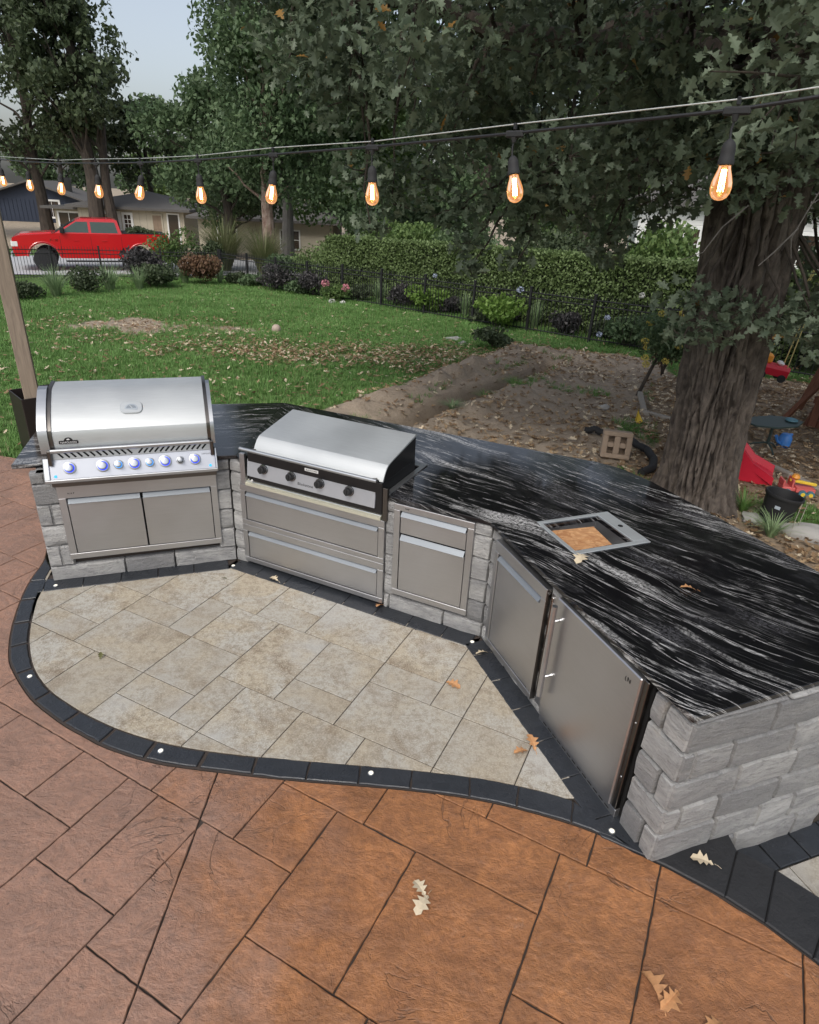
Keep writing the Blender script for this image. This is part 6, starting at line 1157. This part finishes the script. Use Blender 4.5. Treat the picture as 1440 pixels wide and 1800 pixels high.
for sg in (1, -1):
    def wq(x0, x1, x2, x3, z0=1.47, z1=1.87, e=.006):
        wy = lambda z: (.96-(z-1.43)/.51*.16+e)*sg; return [(x0, wy(z0), z0), (x1, wy(z0), z0), (x2, wy(z1), z1), (x3, wy(z1), z1)]
    MB(TX).add(wq(.12, 1.18, .52, .12), [(0, 1, 2, 3)]).build('front_window', M['glass'], tr, smooth=False); MB(TX).add(wq(-.98, .02, .02, -.90), [(0, 1, 2, 3)]).build('rear_window', M['glass'], tr, smooth=False)
    MB(TX).box(1.0, 1.16, sg*1.02-.08, sg*1.02+.12*sg, 1.44, 1.66, .03).build('mirror', M['blackm'], tr)
    for x in (.62, -.42): MB(TX).box(x-.09, x+.09, sg*1.0-.012, sg*1.0+.025, 1.16, 1.19, .005).build('door_handle', M['red'], tr)
    for x in (1.20, .07, -1.08): MB(TX).box(x-.006, x+.006, sg*1.0-.01, sg*1.0+.002, .58, 1.33).build('door_seam', M['dark'], tr, smooth=False)
    MB(TX).box(-1.1, 1.1, sg*.96, sg*1.06, .36, .42, .01).build('running_board', M['blackm'], tr)
    for x in (1.85, -1.85):
        wt = MB(TX @ Matrix.Translation((x, sg*.90, .42)) @ Matrix.Rotation(R_(90), 4, 'X')).lathe([(.25, -.13), (.40, -.13), (.43, -.10), (.43, .10), (.40, .13), (.25, .13)], 30).build('wheel', M['rubber'], tr); MB(TX @ Matrix.Translation((x, sg*1.032, .42)) @ Matrix.Rotation(R_(90), 4, 'X')).lathe([(.24, -.008), (.22, .006), (.06, .012)], 24).build('rim', M['blackm'], wt)
MB(TX).add([(1.33, -.90, 1.45), (1.33, .90, 1.45), (.55, .78, 1.91), (.55, -.78, 1.91)], [(0, 1, 2, 3)], Matrix.Translation((.03, 0, .0))).build('windshield', M['glass'], tr, smooth=False)
MB(TX).box(-2.85, -1.17, -.93, .93, 1.451, 1.472, .005).build('bed_cap', M['blackm'], tr); MB(TX).box(2.84, 3.02, -.98, .98, .52, .74, .04).build('front_bumper', M['chrome'], tr); MB(TX).box(2.90, 2.965, -.62, .62, .78, 1.14, .02).build('grille', M['steel_d'], tr); MB(TX).box(-3.05, -2.93, -.95, .95, .55, .72, .03).build('rear_bumper', M['chrome'], tr)
MB(TX).add([(2.62, -.62, 1.331), (2.62, .62, 1.331), (1.50, .66, 1.416), (1.50, -.66, 1.416), (2.62, -.58, 1.365), (2.62, .58, 1.365), (1.50, .60, 1.45), (1.50, -.60, 1.45)], [(4, 5, 6, 7), (0, 4, 7, 3), (1, 2, 6, 5), (0, 1, 5, 4), (3, 7, 6, 2)]).build('hood_bulge', M['red'], tr, smooth=False)
for sg in (1, -1):
    for x in (1.85, -1.85): MB(TX).tube([(x+.60*math.cos(R_(a)), sg*1.0, .50+.60*math.sin(R_(a))) for a in range(5, 176, 10)], .028, 6).build('arch_flare', M['red'], tr)
for sg in (1, -1): MB(TX).box(2.70, 2.955, sg*.66, sg*1.006, .90, 1.13, .03).build('headlight', M['white'], tr); MB(TX).box(-2.95, -2.82, sg*.82, sg*1.006, .95, 1.25, .02).build('taillight', plain('tail_red', (.35, .02, .02), .3), tr)
text_mesh('F-150', .13, TX @ Matrix.Translation((1.42, 1.004, 1.17)) @ Matrix.Rotation(math.pi, 4, 'Z') @ Matrix.Rotation(R_(90), 4, 'X'), 'badge', M['chrome'], tr)
X, Y = rng.uniform(-2.5, -1.35, 700), rng.uniform(-.7, .7, 700); hz = 1.48+.20*rng.uniform(0, 1, 700)*np.exp(-((X+1.8)/.45)**2); P3 = np.array([list(TX @ Vector((a, b, c))) for a, b, c in zip(X, Y, hz)]); tag(scatter('leafy_load', *QUAD, rots(700, 1), rng.uniform(.1, .16, 700), P3, M['leaf_dark']), 'heap of green branches in the bed of the red truck', 'branches')

# ------------------------------------------------------------------ houses
def house(name, label, x, y, z, rz, W, D, eave, ridge, mat, gable_front=False, over=.5):
    X = place(x, y, z, R_(rz)); r = thing(name, label, 'house', (x, y, z)); MB(X).box(-W/2, W/2, 0, D, -1, eave).build('wall', M[mat], r, smooth=False); rf = MB(X); o_ = over; t = .16
    if gable_front:
        MB(X).extr([(0, 0)]*0+[(0.0, eave), (D, eave), (D, eave+.001)], 0, 0.001) if False else None
        MB(X).add([(-W/2, .0, eave), (W/2, .0, eave), (0, .0, ridge), (-W/2, D, eave), (W/2, D, eave), (0, D, ridge)], [(0, 1, 2), (5, 4, 3)]).build('gable', M[mat], r, smooth=False)
        k = (ridge-eave)/(W/2)
        for sg in (1, -1): xe = sg*(W/2+o_); ze = eave-k*o_; rf.add([(0, -o_, ridge), (xe, -o_, ze), (xe, D+o_, ze), (0, D+o_, ridge), (0, -o_, ridge+t), (xe, -o_, ze+t), (xe, D+o_, ze+t), (0, D+o_, ridge+t)], [(0, 1, 2, 3), (4, 7, 6, 5), (0, 4, 5, 1), (1, 5, 6, 2), (3, 2, 6, 7)])
    else:
        hb_ = min(D/2, W/2)+o_; rf.add([(-W/2-o_, -o_, eave), (W/2+o_, -o_, eave), (W/2+o_, D+o_, eave), (-W/2-o_, D+o_, eave), (-W/2-o_, -o_, eave+t), (W/2+o_, -o_, eave+t), (W/2+o_, D+o_, eave+t), (-W/2-o_, D+o_, eave+t), (-W/2-o_+hb_, D/2, ridge), (W/2+o_-hb_, D/2, ridge)],
            [(3, 2, 1, 0), (0, 1, 5, 4), (1, 2, 6, 5), (2, 3, 7, 6), (3, 0, 4, 7), (4, 5, 9, 8), (5, 6, 9), (6, 7, 8, 9), (7, 4, 8)])
    rf.build('roof', M['roof'], r, smooth=False); return r, X
def window(X, r, x0, x1, z0, z1, gridn=0, gm=0, fm='white', pm='winbrown', t=.09, y=-.03, nm='window'):
    m = MB(X); m.box(x0-t, x1+t, y-.03, y+.03, z1, z1+t); m.box(x0-t, x1+t, y-.03, y+.03, z0-t, z0); m.box(x0-t, x0, y-.03, y+.03, z0+.0005, z1-.0005); m.box(x1, x1+t, y-.03, y+.03, z0+.0005, z1-.0005); f = m.build(nm, M[fm], r, smooth=False)
    MB(X).box(x0, x1, y+.0, y+.02, z0, z1).build('pane', M[pm], f, smooth=False)
    g2 = MB(X)
    for k in range(1, gridn): xx = x0+(x1-x0)*k/gridn; g2.box(xx-.02, xx+.02, y-.02, y-.001, z0, z1)
    for k in range(1, gm): zz_ = z0+(z1-z0)*k/gm; g2.box(x0, x1, y-.024, y-.0205, zz_-.02, zz_+.02)
    if g2.v: g2.build('muntin', M['wintan'] if pm == 'wintan' else M[fm], f, smooth=False)
r, X = house('navy_house', 'navy board sided house with low gable at the left edge', -40.6, 72.5, -1.55, 12, 9.6, 9, 2.15, 3.75, 'blueplank', True, .7)
for k in range(24): MB(X).box(-4.8+k*.4, -4.76+k*.4, -.04, -.002, -.5, 2.1).build('batten', M['blueplank'], r, smooth=False)
window(X, r, 1.1, 2.4, .55, 2.0, 2, 0, 'white', 'winbrown', .18); MB(X).box(2.2, 3.0, 3, 3.8, 2.2, 4.3).build('chimney', M['blackm'], r, smooth=False); MB(X).box(4.9, 8.5, 1.5, 8, -1, 1.7).build('side_wing', M['blueplank'], r, smooth=False); MB(X).box(4.9, 9.0, 1.0, 8, 1.701, 1.85).build('wing_roof', M['roof'], r, smooth=False)
X2 = X @ Matrix.Translation((0, 1.5, 0)); window(X2, r, 5.3, 5.9, .3, 1.4, 0, 0, 'white', 'winbrown', .12); window(X2, r, 6.5, 7.1, -.3, 1.4, 0, 0, 'white', 'winbrown', .10, nm='door')
r, X = house('beige_house', 'beige siding house with white framed bay window behind the truck', -20.9, 49.6, -1.25, 3, 7.4, 8, 2.15, 3.35, 'beige', False, .6)
for k in range(30): MB(X).box(-3.7+k*.25, -3.68+k*.25, -.012, -.002, -.5, 2.1).build('board_seam', M['timber'], r, smooth=False) if k % 2 else None
window(X, r, -2.55, -.95, .35, 1.80, 6, 7, 'white', 'wintan', .22); window(X, r, -.50, -.05, .35, 1.80, 2, 5, 'white', 'winbrown', .16); window(X, r, 1.5, 2.1, .05, 1.85, 2, 6, 'beige', 'wintan', .1); window(X, r, 2.6, 3.3, -.6, 1.95, 0, 0, 'white', 'winbrown', .1, nm='door'); MB(X).box(.35, .70, -.12, -.02, .75, 1.0).build('letter_box', M['blackm'], r, smooth=False)
MB(X).box(-5.9, -3.75, 1.2, 6, -1, 1.95).build('side_wing', M['beige'], r, smooth=False); MB(X).box(-6.6, -3.72, .6, 6.5, 1.951, 2.12).build('wing_roof', M['roof'], r, smooth=False); X2 = X @ Matrix.Translation((0, 1.2, 0)); window(X2, r, -5.6, -4.2, .9, 1.7, 2, 0, 'white', 'winbrown', .12)
r, X = house('far_beige_house', 'pale low house half hidden by the birch and plume grass', -10.6, 46.5, -1.4, 2, 9, 7, 2.1, 3.7, 'beige', False, .6); window(X, r, 1.0, 2.2, .5, 1.6, 2, 2); window(X, r, -3.2, -2.0, .5, 1.6, 2, 2)
r, X = house('white_house', 'white lap sided house glimpsed behind the oak trunk', 14.4, 23.4, -.6, -14, 14, 6, 3.4, 5.2, 'white', False, .4)
for k in range(22): MB(X).box(-7, 7, -.02, -.001, -.4+k*.17, -.24+k*.17, .008).build('siding_board', M['white'], r, smooth=False)
for x0 in (-5.9, -4.15, -1.6, 1.2, 4.2): window(X, r, x0, x0+1.0, 1.75, 2.7, 2, 2, 'white', 'winbrown', .1)
for x0 in (-4.6, -.2, 3.0): window(X, r, x0, x0+.9, .1, 1.1, 0, 2, 'white', 'winbrown', .1)
